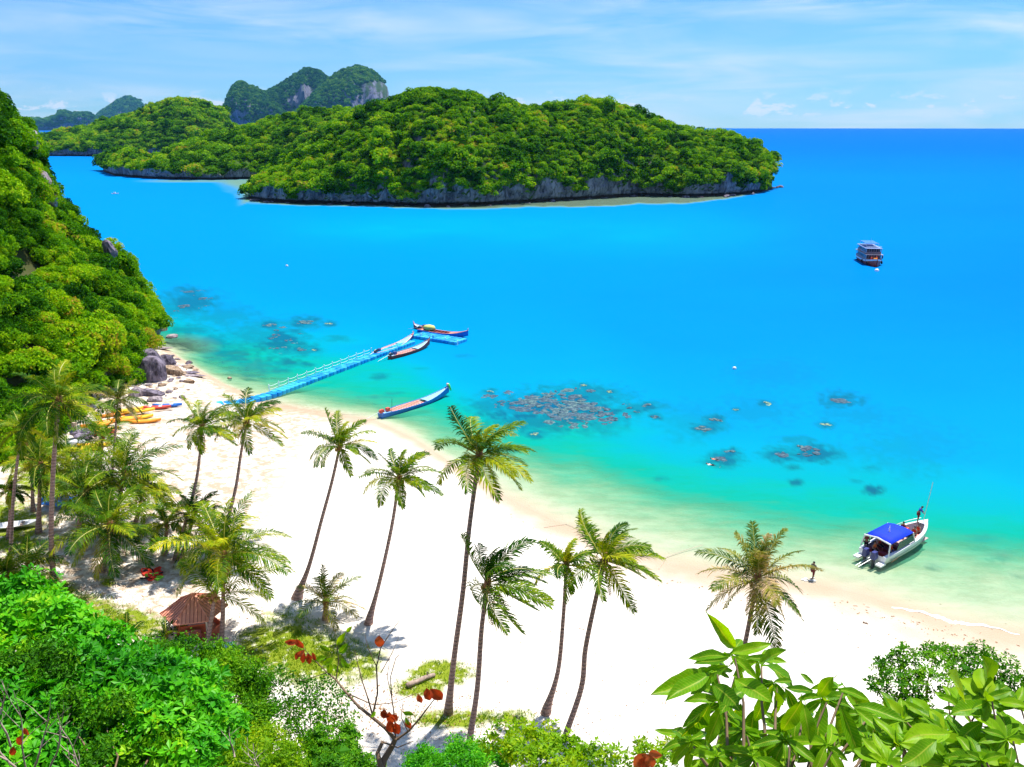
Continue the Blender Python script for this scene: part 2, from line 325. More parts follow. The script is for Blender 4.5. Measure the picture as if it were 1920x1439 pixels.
def sea_depth(x, y):
    px, py = project(x, y, 0*x); t = np.interp(px, WL[:, 0], WL[:, 1]) - py
    px2 = px + 60*fbm(px/150, py/70, 5, 2)
    vals = np.array([np.interp(t, [a for a, b in PROF[k]], [b for a, b in PROF[k]]) for k in pk])
    q = np.clip(np.interp(px2, pk, range(len(pk))), 0, len(pk)-1.001); i = np.floor(q).astype(int); f = q-i
    flat = vals.reshape(len(pk), -1); n = flat.shape[1]; ar = np.arange(n)
    d = flat[i.ravel(), ar]*(1-f.ravel()) + flat[i.ravel()+1, ar]*f.ravel()
    d = d.reshape(np.shape(t)); d = d*(1+0.35*fbm(np.asarray(x)/14, np.asarray(y)/9, 9, 4)*smooth(8-d, 0, 5))
    return d, t, px, py
XB = np.array([(-200, -400), (20, -300), (55, -120), (68, -75), (76, -60), (82, -51), (92, -52), (108, -51), (120, -53), (135, -56.5), (148, -61.5), (156, -68), (170, -105), (185, -170), (400, -400)], float)
def hill_h(x, y):
    d = np.interp(y, XB[:, 0], XB[:, 1]) - x - 1.6; d = d + 2.6*fbm(np.asarray(x)/9, np.asarray(y)/9, 3, 3)
    near = smooth(y, 84, 100)
    z = np.interp(d, [0, 1.5, 6, 13, 18, 28, 60, 120], [0, 5.5, 10, 17, 30, 47, 72, 95])*near + np.interp(d, [0, 4, 30, 100], [0, 1.5, 12, 30])*(1-near)
    return np.where(d > 0, z*(1+0.14*fbm(np.asarray(x)/7, np.asarray(y)/7, 4, 3)), 0), d
def ground_h(x, y):
    x = np.asarray(x, float); y = np.asarray(y, float)
    d, t, px, py = sea_depth(x, np.maximum(y, 12.0))
    pw = np.interp(px, WL[:, 0], WL[:, 1]); v = (719.5-pw)/FPX; yw = (cp+v*sp)*CAMZ/(sp-v*cp)
    s = np.maximum(yw - y, 0)
    land = np.minimum(0.07*s, 0.9+0.012*s)*1.0 + 0.10*fbm(x/3.5, y/3.5, 7, 3)*smooth(s, 0.8, 4)
    z = np.where((t > 0) & (y > 30), -d, land)
    zh, dh = hill_h(x, y)
    zf = 33.2 - 0.985*y; zf = np.where(y < 0.3, 32.9+0*y, zf) + 0.25*fbm(x/2, y/2, 8, 3)*smooth(34-y, 0, 3)
    z = np.maximum(z, np.minimum(zf, 33.2)); z = np.where(dh > 0, np.maximum(z, zh), z)
    return z
def gz(x, y): return float(ground_h(np.array([x]), np.array([y]))[0])

def polar(rs, az):
    A, R = np.meshgrid(az, rs); return R*np.sin(A), R*np.cos(A)
def grid_faces(nr, nc, wrap=False):
    i = np.arange(nr-1)[:, None]; j = np.arange(nc-1 if not wrap else nc)[None]; j2 = (j+1) % nc
    return np.stack([i*nc+j, i*nc+j2, (i+1)*nc+j2, (i+1)*nc+j], -1).reshape(-1, 4)[:, ::-1]
azf = np.radians(np.concatenate([np.arange(-180, -42, 3.0), np.arange(-42, 42, 0.3), np.arange(42, 180, 3.0)]))
rs = np.concatenate([np.linspace(0.3, 36, 50), np.arange(36.6, 165, 0.75), np.geomspace(166, 420, 40), [700, 1500, 5000, 10000, 16000]])
X, Y = polar(rs, azf); Z = ground_h(X, Y); Z = np.where(np.hypot(X, Y) > 250, np.minimum(Z, -9), Z)
Z = np.where((np.hypot(X, Y) > 200) & (X < -60), np.minimum(Z, -9), Z)
GRASSP = [(20, 985, 60, 55), (150, 1150, 90, 40), (60, 1120, 90, 40), (230, 1170, 70, 26), (540, 1215, 95, 62), (600, 1240, 110, 50), (830, 1262, 60, 22), (850, 1350, 90, 16), (950, 1345, 60, 12), (90, 900, 60, 40), (60, 840, 70, 60), (200, 1090, 16, 10), (780, 1290, 50, 18)]
PX, PY = project(X, Y, Z)
gr = np.zeros_like(X)
for a, b, c, d_ in GRASSP: gr = np.maximum(gr, np.clip(1.35 - np.hypot((PX-a)/c, (PY-b)/d_), 0, 1))
gr = np.where(Y > 20, gr, 1.0); gr = np.clip(gr + 0.5*fbm(X/1.5, Y/1.5, 12, 3)*(gr > 0.02), 0, 1)
zh, dh = hill_h(X, Y); hl = np.where((dh > 0.3) | (Y < 33.5), 1.0, 0.0)
P0X, P0Y = project(X, np.maximum(Y, 5), 0*X); RB = np.where((Y > 40) & (Z < 0), reef_field(P0X, P0Y), 0)
ground_me = raw_mesh('ground', np.stack([X, Y, Z], -1).reshape(-1, 3), grid_faces(len(rs), len(azf), True), {'grass': gr.ravel(), 'hill': hl.ravel(), 'reefbed': RB.ravel()}, True)
m, t, o = new_mat('sand'); geo = t.new('ShaderNodeNewGeometry'); pos = geo.outputs['Position']; sx = t.new('ShaderNodeSeparateXYZ'); t.put(sx.inputs[0], pos)
n_big = t.noise(pos, 0.35, 5); n_small = t.noise(pos, 5, 5, 0.6); n_speck = t.noise(pos, 2.2, 2)
col = t.mix(t.ramp(n_big, [(0.3, 0.0), (0.7, 1.0)]), (0.72, 0.66, 0.58), (0.80, 0.76, 0.70))
wet = t.ramp(t.math('ADD', sx.outputs[2], t.math('MULTIPLY', n_big, 0.25)), [(0.0, 1.0), (0.2, 0.9), (0.62, 0.0)])
uw = t.ramp(t.math('ADD', sx.outputs[2], 0.5), [(0.28, 1.0), (0.5, 0.0)]); wet = t.math('MULTIPLY', wet, t.math('SUBTRACT', 1.0, t.math('MULTIPLY', uw, 0.75)))
col = t.mix(wet, col, (0.42, 0.31, 0.215))
col = t.mix(t.ramp(n_speck, [(0.245, 1.0), (0.27, 0.0)]), col, (0.25, 0.19, 0.14))
litter = t.ramp(t.noise(pos, 1.1, 6, 0.7), [(0.42, 0.0), (0.56, 0.9)]); inland = t.ramp(t.math('MULTIPLY', sx.outputs[1], 0.01), [(0.50, 1.0), (0.56, 0.0)])
leftm = t.ramp(t.math('MULTIPLY', sx.outputs[0], -0.02), [(0.34, 0.0), (0.50, 1.0)])  # left grove sand mottled tan: litter plus the grove's shade in the colour
col = t.mix(t.math('MULTIPLY', litter, t.math('MAXIMUM', t.math('MULTIPLY', inland, t.ramp(t.math('ADD', t.math('MULTIPLY', sx.outputs[0], 0.04), 0.5), [(0.3, 0.45), (0.65, 0.12)])), leftm)), col, (0.40, 0.29, 0.20))
ga = t.math('MULTIPLY', t.attr('grass'), t.ramp(t.noise(pos, 1.6, 5, 0.65), [(0.38, 0.35), (0.55, 1.0)]))
col = t.mix(t.ramp(ga, [(0.15, 0.0), (0.55, 1.0)]), col, t.mix(n_small, (0.12, 0.19, 0.01), (0.26, 0.30, 0.02)))
col = t.mix(t.attr('hill'), col, t.mix(n_small, (0.03, 0.06, 0.01), (0.09, 0.075, 0.03)))
col = t.mix(t.math('MULTIPLY', uw, 0.85), col, (0.50, 0.50, 0.34))
seabed = t.math('MULTIPLY', t.ramp(t.noise(t.mapping(pos, (.5, 1, 1)), .8, 5, .7), [(.42, 0.0), (.62, .35)]), uw)
col = t.mix(seabed, col, (0.22, 0.24, 0.13))
col = t.mix(t.ramp(t.attr('reefbed'), [(.05, 0.0), (.4, 1.0)]), col, t.mix(n_small, (0.02, 0.05, 0.06), (0.10, 0.12, 0.10)))
p = principled(t, col, 0.9, 0.15, 0, bumpn(t, t.math('ADD', n_small, t.math('MULTIPLY', n_big, 2)), 0.5, 0.12)); t.l.new(p.outputs[0], o.inputs[0]); SAND = m
tag(link('ground', ground_me, SAND), kind='structure')

# islands are described first because their shelves shape the water colour
ISLANDS = [
 dict(name='island', front=[(466, 372), (500, 379), (560, 382), (700, 385), (820, 388), (900, 386), (1000, 380), (1100, 374), (1200, 368), (1300, 370), (1360, 368), (1420, 362), (1447, 356)],
      crest=[(466, 348), (485, 330), (500, 310), (540, 290), (600, 258), (640, 222), (680, 190), (730, 182), (770, 163), (815, 152), (870, 160), (910, 175), (960, 186), (1010, 191), (1060, 182), (1110, 176), (1160, 188), (1200, 205), (1250, 222), (1300, 238), (1340, 236), (1390, 252), (1420, 268), (1440, 290), (1447, 310)],
      D=120, cf=0.5, ch=7.5, tree=4.5, nc=220, taper=(0.04, 0.04)),
 dict(name='island', front=[(194, 322), (215, 330), (290, 336), (400, 338), (500, 335), (620, 340), (800, 340)],
      crest=[(194, 300), (205, 282), (240, 274), (270, 280), (300, 290), (330, 268), (400, 250), (450, 238), (510, 222), (560, 204), (610, 198), (650, 200), (700, 204), (800, 215)],
      D=150, cf=0.55, ch=6, tree=5, nc=150, taper=(0.05, 0.0)),
 dict(name='island', front=[(60, 293), (150, 293), (240, 294), (330, 294), (440, 292), (520, 290)],
      crest=[(60, 262), (90, 250), (150, 240), (200, 225), (260, 210), (300, 193), (345, 181), (380, 184), (400, 192), (425, 200), (432, 232), (520, 250)],
      D=260, cf=0.5, ch=8, tree=5, nc=170, taper=(0.1, 0.1)),
]
for isl in ISLANDS:
    f = isl['front']
    for a, b in zip(f[:-1], f[1:]):
        n = max(2, int((b[0]-a[0])/12))
        for k in range(n):
            u = k/n; px = a[0]+(b[0]-a[0])*u; ISL_SHORE.append((px, a[1]+(b[1]-a[1])*u, isl))
azs = np.radians(np.concatenate([np.arange(-80, -36, 1.0), np.arange(-36, 36, 0.16), np.arange(36, 80, 1.0)]))
rsea = np.concatenate([np.arange(30, 175, 0.55), np.geomspace(176, 1100, 130), np.geomspace(1120, 16000, 70)])
SX, SY = polar(rsea, azs); SD, ST, SPX, SPY = sea_depth(SX, SY)
far = np.interp(SPY, [237, 252, 285, 300, 330, 420], [17, 15, 12.5, 11, 9.6, 9.0]) + np.interp(SPX, [900, 1500, 1920], [0, 1.5, 2.5])*smooth(SPY, 760, 520)*smooth(SPY, 235, 300)
SD = SD + (np.maximum(SD, far)-SD)*smooth(SD, 6.5, 9.0)
SD = np.where(SD > 7, SD + 0.5*fbm(SPX/300, SPY/40, 31, 2)*smooth(SPY, 240, 300), SD)
band = np.exp(-((SPY-(428+0.012*(SPX-700)))/34)**2)*smooth(SPX, 430, 640)*smooth(SPX, 1560, 1150)
SD = SD*(1-0.50*band*(1+0.5*fbm(SPX/120, SPY/18, 21, 3)))
RF = np.zeros_like(SX); BR = np.zeros_like(SX)
RF = reef_field(SPX, SPY); SD = np.where(RF > 0, SD*(1-RF*0.8)+np.minimum(SD, 0.75)*RF*0.8, SD)
fr = np.array([(p_[0], p_[1]) for p_ in ISL_SHORE if p_[2] is ISLANDS[0]])
shelf = np.interp(SPX, [445, 470, 560, 760, 830, 1000, 1150, 1280, 1350, 1400, 1450], [16, 5, 3, 3.5, 4, 9, 16, 13, 6, 2, 1])
wlx = np.interp(SPX, fr[:, 0], fr[:, 1]); below = SPY - wlx
inx = smooth(SPX, 440, 470)*smooth(SPX, 1450, 1400)
k1 = inx*smooth(shelf + 2.5*fbm(SPX/30, SPY/9, 51, 3) - below, -1.2, 1.6)*smooth(SPY, 300, 330)
bay = smooth(SPY, 333, 339)*smooth(385-SPY, 0, 6)*smooth(SPX, 350+abs(0), 440)*smooth(SPX, 520, 480)*smooth(SPX-(400+1.6*(SPY-335))+30*fbm(SPX/25, SPY/9, 3, 3), -25, 40)
BR = np.maximum(k1, np.clip(bay*0.8, 0, 1)); 
lk = smooth(-np.abs(SPY-340)+3, 0, 2)*smooth(SPX, 240, 330)*smooth(SPX, 480, 420); BR = np.maximum(BR, lk*0.7)
lf = np.clip(1.2-np.hypot((SPX-330)/75, (SPY-650)/22), 0, 1); BR = np.maximum(BR, lf*0.75)
SD = np.maximum(SD*(1-0.93*BR), 0.0)
sea_me = raw_mesh('sea', np.stack([SX, SY, 0*SX], -1).reshape(-1, 3), grid_faces(len(rsea), len(azs)), {'depth': SD.ravel(), 'reef': RF.ravel(), 'shelf': BR.ravel(), 'shore': ST.ravel()}, True)
m, t, o = new_mat('sea_water'); geo = t.new('ShaderNodeNewGeometry'); pos = geo.outputs['Position']
dep = t.attr('depth'); reef = t.attr('reef'); shf = t.attr('shelf')
mott = t.math('MULTIPLY', t.math('SUBTRACT', t.noise(t.mapping(pos, (0.22, 0.55, 1), rot=(0, 0, 0.5)), 1.0, 6, 0.65), 0.5), t.ramp(t.math('DIVIDE', dep, 4.0), [(0.0, 2.2), (0.25, 1.3), (0.8, 0.0)]))
dn = t.math('MULTIPLY', dep, t.math('ADD', t.math('ADD', 0.97, mott), t.math('MULTIPLY', t.noise(t.mapping(pos, (0.03, 0.10, 1)), 1.0, 4, 0.6), 0.06)))
WATERRAMP = [(0.0, (0.1653, 0.348, 0.1827)), (0.5, (0.0522, 0.3654, 0.2175)), (1.2, (0.0017, 0.3393, 0.2523)), (2.2, (0.0, 0.2828, 0.3219)), (4.0, (0.0, 0.2284, 0.4176)), (6.5, (0.0, 0.2028, 0.4628)), (9.0, (0.0, 0.1872, 0.5124)), (12.0, (0.0, 0.137, 0.47)), (17.0, (0.0, 0.088, 0.38))]
scol = t.ramp(t.math('DIVIDE', dn, 17.0), [(a/17.0, b) for a, b in WATERRAMP])
scol = t.mix(t.math('MULTIPLY', reef, t.ramp(t.math('DIVIDE', dn, 6.0), [(0.0, 0.6), (0.25, 1.0)])), scol, (0.003, 0.10, 0.21))
scol = t.mix(shf, scol, (0.14, 0.21, 0.15))
dif = t.new('ShaderNodeBsdfDiffuse'); t.put(dif.inputs[0], scol)
trn = t.new('ShaderNodeBsdfTransparent'); t.put(trn.inputs[0], t.ramp(t.math('DIVIDE', dn, 6.0), [(0.0, (1, 1, 1)), (0.06, (0.82, 0.97, 0.90)), (0.25, (0.3, 0.85, 0.75)), (1.0, (0.02, 0.4, 0.5))]))
opac = t.math('SUBTRACT', 1.0, t.math('POWER', 2.718, t.math('MULTIPLY', dn, -1.25)))
mx = t.new('ShaderNodeMixShader'); t.put(mx.inputs[0], opac); t.l.new(trn.outputs[0], mx.inputs[1]); t.l.new(dif.outputs[0], mx.inputs[2])
gl = t.new('ShaderNodeBsdfGlossy'); gl.inputs['Roughness'].default_value = 0.25
wv = t.noise(t.mapping(pos, (0.9, 1.6, 1)), 1.0, 4, 0.6); t.l.new(bumpn(t, wv, 0.35, 0.25), gl.inputs['Normal'])
mg = t.new('ShaderNodeMixShader'); mg.inputs[0].default_value = 0.014; t.l.new(mx.outputs[0], mg.inputs[1]); t.l.new(gl.outputs[0], mg.inputs[2])
t.l.new(mg.outputs[0], o.inputs[0]); SEA = m
sea = tag(link('sea', sea_me, SEA), kind='structure')
# a thin line of breaking foam at the water's edge
fm = MB(); P = []
foam_edge = [(1672, 1136, .5), (1700, 1144, 1), (1740, 1153, 1.6), (1780, 1163, 2.4), (1810, 1169, 1.6), (1850, 1176, 1), (1890, 1184, .7), (1915, 1190, .4)]
rr = random.Random(5)
for k in range(len(foam_edge)-1):
    for q in range(8):
        u = q/8; a, b = foam_edge[k], foam_edge[k+1]; px = a[0]+(b[0]-a[0])*u; py = a[1]+(b[1]-a[1])*u; ww = (a[2]+(b[2]-a[2])*u)*rr.uniform(.6, 1.4)
        zg = max(0.0, gz(*G(px, py+ww).xy))+.02; ww *= 1.5; py += 2.2*math.sin(px*.05)+1.0*math.sin(px*.17); P.append((G(px, py-ww, zg), G(px, py, zg+.012), G(px, py+ww*.8, zg)))
fm.loft(P, closed=False)
FOAM = simple('sea_foam', (0.86, 0.88, 0.86), 0.8, 0.2)
tag(fm.obj('foam', FOAM), kind='stuff')

# ------------------------------------------------------------------ leaf clouds and crowns
def leaf_quads(Pc, N, size, rng, aspect=0.5, flop=0.6, curl=0.25):
    """one folded diamond leaf per point; N = outward normals"""
    n = len(Pc); N = N + rng.normal(0, flop, (n, 3)); N /= np.linalg.norm(N, axis=1, keepdims=True)+1e-9
    A = rng.normal(0, 1, (n, 3)); A -= N*np.sum(A*N, 1, keepdims=True); A /= np.linalg.norm(A, axis=1, keepdims=True)+1e-9
    B = np.cross(N, A); s = (size*rng.uniform(0.65, 1.35, n))[:, None]
    V = np.stack([Pc - A*s*0.5, Pc + B*s*0.5*aspect + N*s*curl*0.5, Pc + A*s*0.5, Pc - B*s*0.5*aspect + N*s*curl*0.5], 1)
    F = np.arange(n*4).reshape(n, 4)
    return V.reshape(-1, 3), F
def lobes_points(lobes, n, rng, shell=(0.82, 1.05), up=-0.5):
    """points on the outer shells of overlapping lobes (cx,cy,cz,rx,ry,rz)"""
    L = np.array(lobes, float); area = L[:, 3]*L[:, 4]+L[:, 4]*L[:, 5]; pr = area/area.sum()
    k = rng.choice(len(L), n*2, p=pr); D = rng.normal(0, 1, (n*2, 3)); D /= np.linalg.norm(D, axis=1, keepdims=True)
    D = np.where(D[:, 2:3] < up, D*np.array([1, 1, -1]), D)
    r = rng.uniform(shell[0], shell[1], (n*2, 1)); P_ = L[k, :3] + D*L[k, 3:6]*r
    inside = np.zeros(len(P_), bool)
    for i in range(len(L)):
        q = (P_-L[i, :3])/L[i, 3:6]; inside |= ((q*q).sum(1) < 0.62) & (k != i)
    sel = np.where(~inside)[0][:n]; return P_[sel], D[sel]
ICO_V = None
def ico():
    p = (1+5**.5)/2; v = np.array([(-1,p,0),(1,p,0),(-1,-p,0),(1,-p,0),(0,-1,p),(0,1,p),(0,-1,-p),(0,1,-p),(p,0,-1),(p,0,1),(-p,0,-1),(-p,0,1)], float)
    v /= np.linalg.norm(v[0]); f = np.array([(0,11,5),(0,5,1),(0,1,7),(0,7,10),(0,10,11),(1,5,9),(5,11,4),(11,10,2),(10,7,6),(7,1,8),(3,9,4),(3,4,2),(3,2,6),(3,6,8),(3,8,9),(4,9,5),(2,4,11),(6,2,10),(8,6,7),(9,8,1)])
    return v, f
IV, IF = ico()
def crown_mesh(name, seed, n_leaf, size, n_lobes=10, core=0.78, spread=0.55, flat=0.75, aspect=0.55, flop=0.55):
    """unit crown: about 1 m radius, base at z=0"""
    rng = np.random.default_rng(seed); lobes = [(0, 0, 0.35, 0.62, 0.62, 0.5)]
    for i in range(n_lobes):
        a = rng.uniform(0, 2*math.pi); r = spread*math.sqrt(rng.uniform(0.05, 1.25)); s = rng.uniform(0.26, 0.46)
        lobes.append((r*math.cos(a), r*math.sin(a), 0.35+0.42*flat*(1-(r/0.9)**2)+rng.uniform(-0.18, 0.12), s, s, s*0.8))
    P_, N = lobes_points(lobes, n_leaf, rng, (0.85, 1.12)); V, F = leaf_quads(P_, N, size, rng, aspect, flop)
    li = np.argmin([((P_-np.array(l[:3]))**2).sum(1) for l in lobes], 0); lt = rng.uniform(0.25, 0.75, len(lobes))
    tint = np.repeat(np.clip(lt[li] + rng.normal(0, 0.16, len(P_)), 0, 1), 4)
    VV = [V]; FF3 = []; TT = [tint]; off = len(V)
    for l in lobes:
        v = IV*np.array(l[3:6])*core + np.array(l[:3]); VV.append(v); FF3.append(IF+off); off += 12; TT.append(np.full(12, 0.1))  # core tinted dark, putting the crown's inner shade into its colour
    return raw_mesh(name, np.concatenate(VV), [F]+FF3, {'tint': np.concatenate(TT)})
def variants(base, n, seed, mat, **kw):
    out = []
    for i in range(n):
        me = crown_mesh(base, seed+i, **kw); me.materials.append(mat); out.append(me)
    return out
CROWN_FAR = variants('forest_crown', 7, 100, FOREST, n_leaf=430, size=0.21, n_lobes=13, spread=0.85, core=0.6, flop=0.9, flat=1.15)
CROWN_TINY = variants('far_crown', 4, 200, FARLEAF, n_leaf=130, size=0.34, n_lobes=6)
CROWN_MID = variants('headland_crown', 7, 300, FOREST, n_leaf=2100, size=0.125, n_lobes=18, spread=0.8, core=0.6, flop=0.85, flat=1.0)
def source_collection(name, meshes):
    col_ = bpy.data.collections.new(name)
    for me in meshes: col_.objects.link(bpy.data.objects.new(me.name, me))
    return col_
SRC_FAR = source_collection('src_far', CROWN_FAR); SRC_TINY = source_collection('src_tiny', CROWN_TINY); SRC_MID = source_collection('src_mid', CROWN_MID)
def scatter(name, pts, rot, scl, idx, src):
    pts = np.asarray(pts, np.float32); me = bpy.data.meshes.new(name); me.vertices.add(len(pts)); me.vertices.foreach_set('co', pts.reshape(-1))
    a = me.attributes.new('rot', 'FLOAT_VECTOR', 'POINT'); a.data.foreach_set('vector', np.asarray(rot, np.float32).reshape(-1))
    a = me.attributes.new('scl', 'FLOAT_VECTOR', 'POINT'); a.data.foreach_set('vector', np.asarray(scl, np.float32).reshape(-1))
    a = me.attributes.new('idx', 'INT', 'POINT'); a.data.foreach_set('value', np.asarray(idx, np.int32))
    ob = bpy.data.objects.new(name, me); C.objects.link(ob)
    ng = bpy.data.node_groups.new('scatter', 'GeometryNodeTree')
    ng.interface.new_socket('Geometry', in_out='INPUT', socket_type='NodeSocketGeometry'); ng.interface.new_socket('Geometry', in_out='OUTPUT', socket_type='NodeSocketGeometry')
    gi = ng.nodes.new('NodeGroupInput'); go = ng.nodes.new('NodeGroupOutput'); ins = ng.nodes.new('GeometryNodeInstanceOnPoints'); ci = ng.nodes.new('GeometryNodeCollectionInfo')
    ci.inputs['Collection'].default_value = src; ci.inputs['Separate Children'].default_value = True; ci.inputs['Reset Children'].default_value = True
    ins.inputs['Pick Instance'].default_value = True
    def na(nm, ty):
        q = ng.nodes.new('GeometryNodeInputNamedAttribute'); q.data_type = ty; q.inputs['Name'].default_value = nm; return q.outputs[0]
    L_ = ng.links; L_.new(gi.outputs[0], ins.inputs['Points']); L_.new(ci.outputs[0], ins.inputs['Instance'])
    L_.new(na('idx', 'INT'), ins.inputs['Instance Index']); L_.new(na('scl', 'FLOAT_VECTOR'), ins.inputs['Scale'])
    er = ng.nodes.new('FunctionNodeEulerToRotation'); L_.new(na('rot', 'FLOAT_VECTOR'), er.inputs[0]); L_.new(er.outputs[0], ins.inputs['Rotation'])
    L_.new(ins.outputs[0], go.inputs[0])
    md = ob.modifiers.new('scatter', 'NODES'); md.node_group = ng
    return tag(ob, kind='stuff')

# ------------------------------------------------------------------ islands
def build_island(d, mat=CLIFF, seed=0):
    f = np.array(d['front'], float); c = np.array(d['crest'], float); nc = d['nc']
    px = np.linspace(f[0, 0], f[-1, 0], nc); u = np.linspace(0, 1, nc)
    t0, t1 = d['taper']; tp = np.ones(nc)
    if t0: tp = np.minimum(tp, np.sqrt(np.clip(1-(1-np.clip(u/t0/2.2, 0, 1))**2, 0.003, 1)))
    if t1: tp = np.minimum(tp, np.sqrt(np.clip(1-(1-np.clip((1-u)/t1/2.2, 0, 1))**2, 0.003, 1)))
    rows = []; S = []
    pyf = np.interp(px, f[:, 0], f[:, 1]); pyc = np.interp(px, c[:, 0], c[:, 1])
    v = (719.5-pyf)/FPX; yf = (cp+v*sp)*CAMZ/(sp-v*cp) + d.get('dy', 0); D = d['D']*tp
    if 'y' in d: yf = np.full(nc, float(d['y'])) + d.get('D', 0)*0.12*np.abs(u-0.5)
    ycr = yf + d['cf']*D; vc = (719.5-pyc)/FPX; k = ycr/(cp+vc*sp); zc = CAMZ + k*(-sp+vc*cp) - d['tree']*np.clip(tp*1.4, 0.3, 1)
    zc = np.maximum(zc, 1.5); ch = np.minimum(d['ch']*(0.95+1.1*fbm(px/22, px*0+seed, 17, 3)), zc*0.75)
    sc = d['ch']/8.0
    def row(y, z): rows.append((y, z))
    row(yf+1.5*sc, -3+0*yf); row(yf+1.6*sc, 0.2+0*yf); row(yf+1.5*sc, 0.10*ch+0.3); 
    nr = 7
    for i in range(nr):
        q = i/(nr-1); off = -0.9*sc*math.sin(q*math.pi*0.9)+0.2*sc
        row(yf + off + 2.6*sc*fbm(px/9, np.full(nc, i*0.5+seed), 41, 4)*min(1, q*4+.2), 0.22*ch + (ch-0.22*ch)*q)
    n2 = 16
    for i in range(1, n2+1):
        q = i/n2; y = yf + 0.5*sc + (ycr-yf)*q**1.15
        z = ch + (zc-ch)*np.sin(q*math.pi/2)**d.get('pw', 0.85)
        z = z - (zc-ch)*0.16*(1-q)*q*4*np.clip(fbm(px/34+seed, np.full(nc, q*1.5), 61, 3)+0.25, 0, 1)*1.6
        row(y, z)
    for i in range(1, 9):
        q = i/8; row(ycr + (1-d['cf'])*D*q, zc*np.cos(q*math.pi/2)**0.7 - 3*q)
    Yg = np.array([r[0] for r in rows]); Zg = np.array([r[1] for r in rows])
    kx = (px-960)/FPX; py0 = pyf; depth0 = (cp+v*sp)
    kxx = kx/depth0
    Xg = kxx[None]*yf[None] + (Yg-yf[None])*kxx[None]
    nr_, nc_ = Yg.shape
    me = raw_mesh(d['name'], np.stack([Xg, Yg, Zg], -1).reshape(-1, 3), grid_faces(nr_, nc_)[:, ::-1], None, False)
    ob = tag(link(d['name'], me, mat), kind='structure')
    return Xg, Yg, Zg, 9, ob
def sample_surface(Xg, Yg, Zg, r0, r1, n, mind, rng, zmin=0):
    P0 = np.stack([Xg, Yg, Zg], -1); a = P0[r0:r1-1, :-1]; b = P0[r0:r1-1, 1:]; c_ = P0[r0+1:r1, :-1]; d_ = P0[r0+1:r1, 1:]
    ar = np.linalg.norm(np.cross(b-a, c_-a), axis=-1); pr = ar.ravel()/ar.sum()
    k = rng.choice(len(pr), n, p=pr); i, j = np.unravel_index(k, ar.shape); s = rng.random((n, 1)); t_ = rng.random((n, 1))
    P_ = (a[i, j]*(1-s)+b[i, j]*s)*(1-t_) + (c_[i, j]*(1-s)+d_[i, j]*s)*t_
    cells = {}; keep = []
    for q, p_ in enumerate(P_):
        key = (int(p_[0]//mind), int(p_[1]//mind), int(p_[2]//mind)); ok = True
        for dx in (-1, 0, 1):
            for dy in (-1, 0, 1):
                for dz in (-1, 0, 1):
                    for w_ in cells.get((key[0]+dx, key[1]+dy, key[2]+dz), ()):
                        if (w_[0]-p_[0])**2+(w_[1]-p_[1])**2+(w_[2]-p_[2])**2 < mind*mind: ok = False; break
                    if not ok: break
                if not ok: break
            if not ok: break
        if ok: cells.setdefault(key, []).append(p_); keep.append(q)
    return P_[keep]
def rnd_rot(n, rng, tilt=0.15): return np.stack([rng.normal(0, tilt, n), rng.normal(0, tilt, n), rng.uniform(0, 6.28, n)], -1)
main = None
KINDS_ISL = {0: 'the main island', 1: 'the low middle island', 2: 'the island beyond the channel'}
for n_i, d in enumerate(ISLANDS):
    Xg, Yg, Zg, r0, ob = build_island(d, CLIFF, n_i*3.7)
    rng = np.random.default_rng(40+n_i); mind = [2.15, 3.1, 4.6][n_i]; rad = [2.9, 3.8, 5.4][n_i]
    P_ = sample_surface(Xg, Yg, Zg, r0-1, 9+16+4, [12000, 8000, 7000][n_i], mind, rng)
    sc_ = rad*(rng.uniform(0.5, 1.25, len(P_)) + 0.9*(rng.random(len(P_)) < 0.09)); sc3 = np.stack([sc_, sc_, sc_*rng.uniform(0.75, 1.15, len(P_))], -1)
    idx = rng.integers(0, len(CROWN_FAR), len(P_)); rot = rnd_rot(len(P_), rng)
    P_[:, 2] -= sc_*0.25; keep = np.ones(len(P_), bool)
    if n_i == 0:
        order = np.argsort(P_[:, 1] - 1.2*P_[:, 2] - 3*sc_)[:120]; main = (P_[order], sc3[order], idx[order], rot[order]); keep[order] = False
    scatter('island_forest', P_[keep], rot[keep], sc3[keep], idx[keep], SRC_FAR)
P_, S3, ix, rt = main
mpx, mpy = project(P_[:, 0], P_[:, 1], P_[:, 2]); med = float(np.median(S3[:, 0]))
for k in range(len(P_)):
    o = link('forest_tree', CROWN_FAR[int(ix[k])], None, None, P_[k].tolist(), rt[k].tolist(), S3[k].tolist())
    where = ('at the rounded tip facing the low islet channel' if mpx[k] < 600 else 'above the long wall of grey cliff' if mpx[k] < 900 else
             'above the cliff behind the shallow brown reef' if mpx[k] < 1180 else 'on the undercut bluff end by open sea')
    hh = 'overhanging the cliff edge' if P_[k][2] < 11 else 'in the rows behind the edge'
    tag(o, ('broad' if S3[k][0] > med else 'small') + ' round tree ' + hh + ' ' + where, 'tree', 'trees on the front of the large forested island')
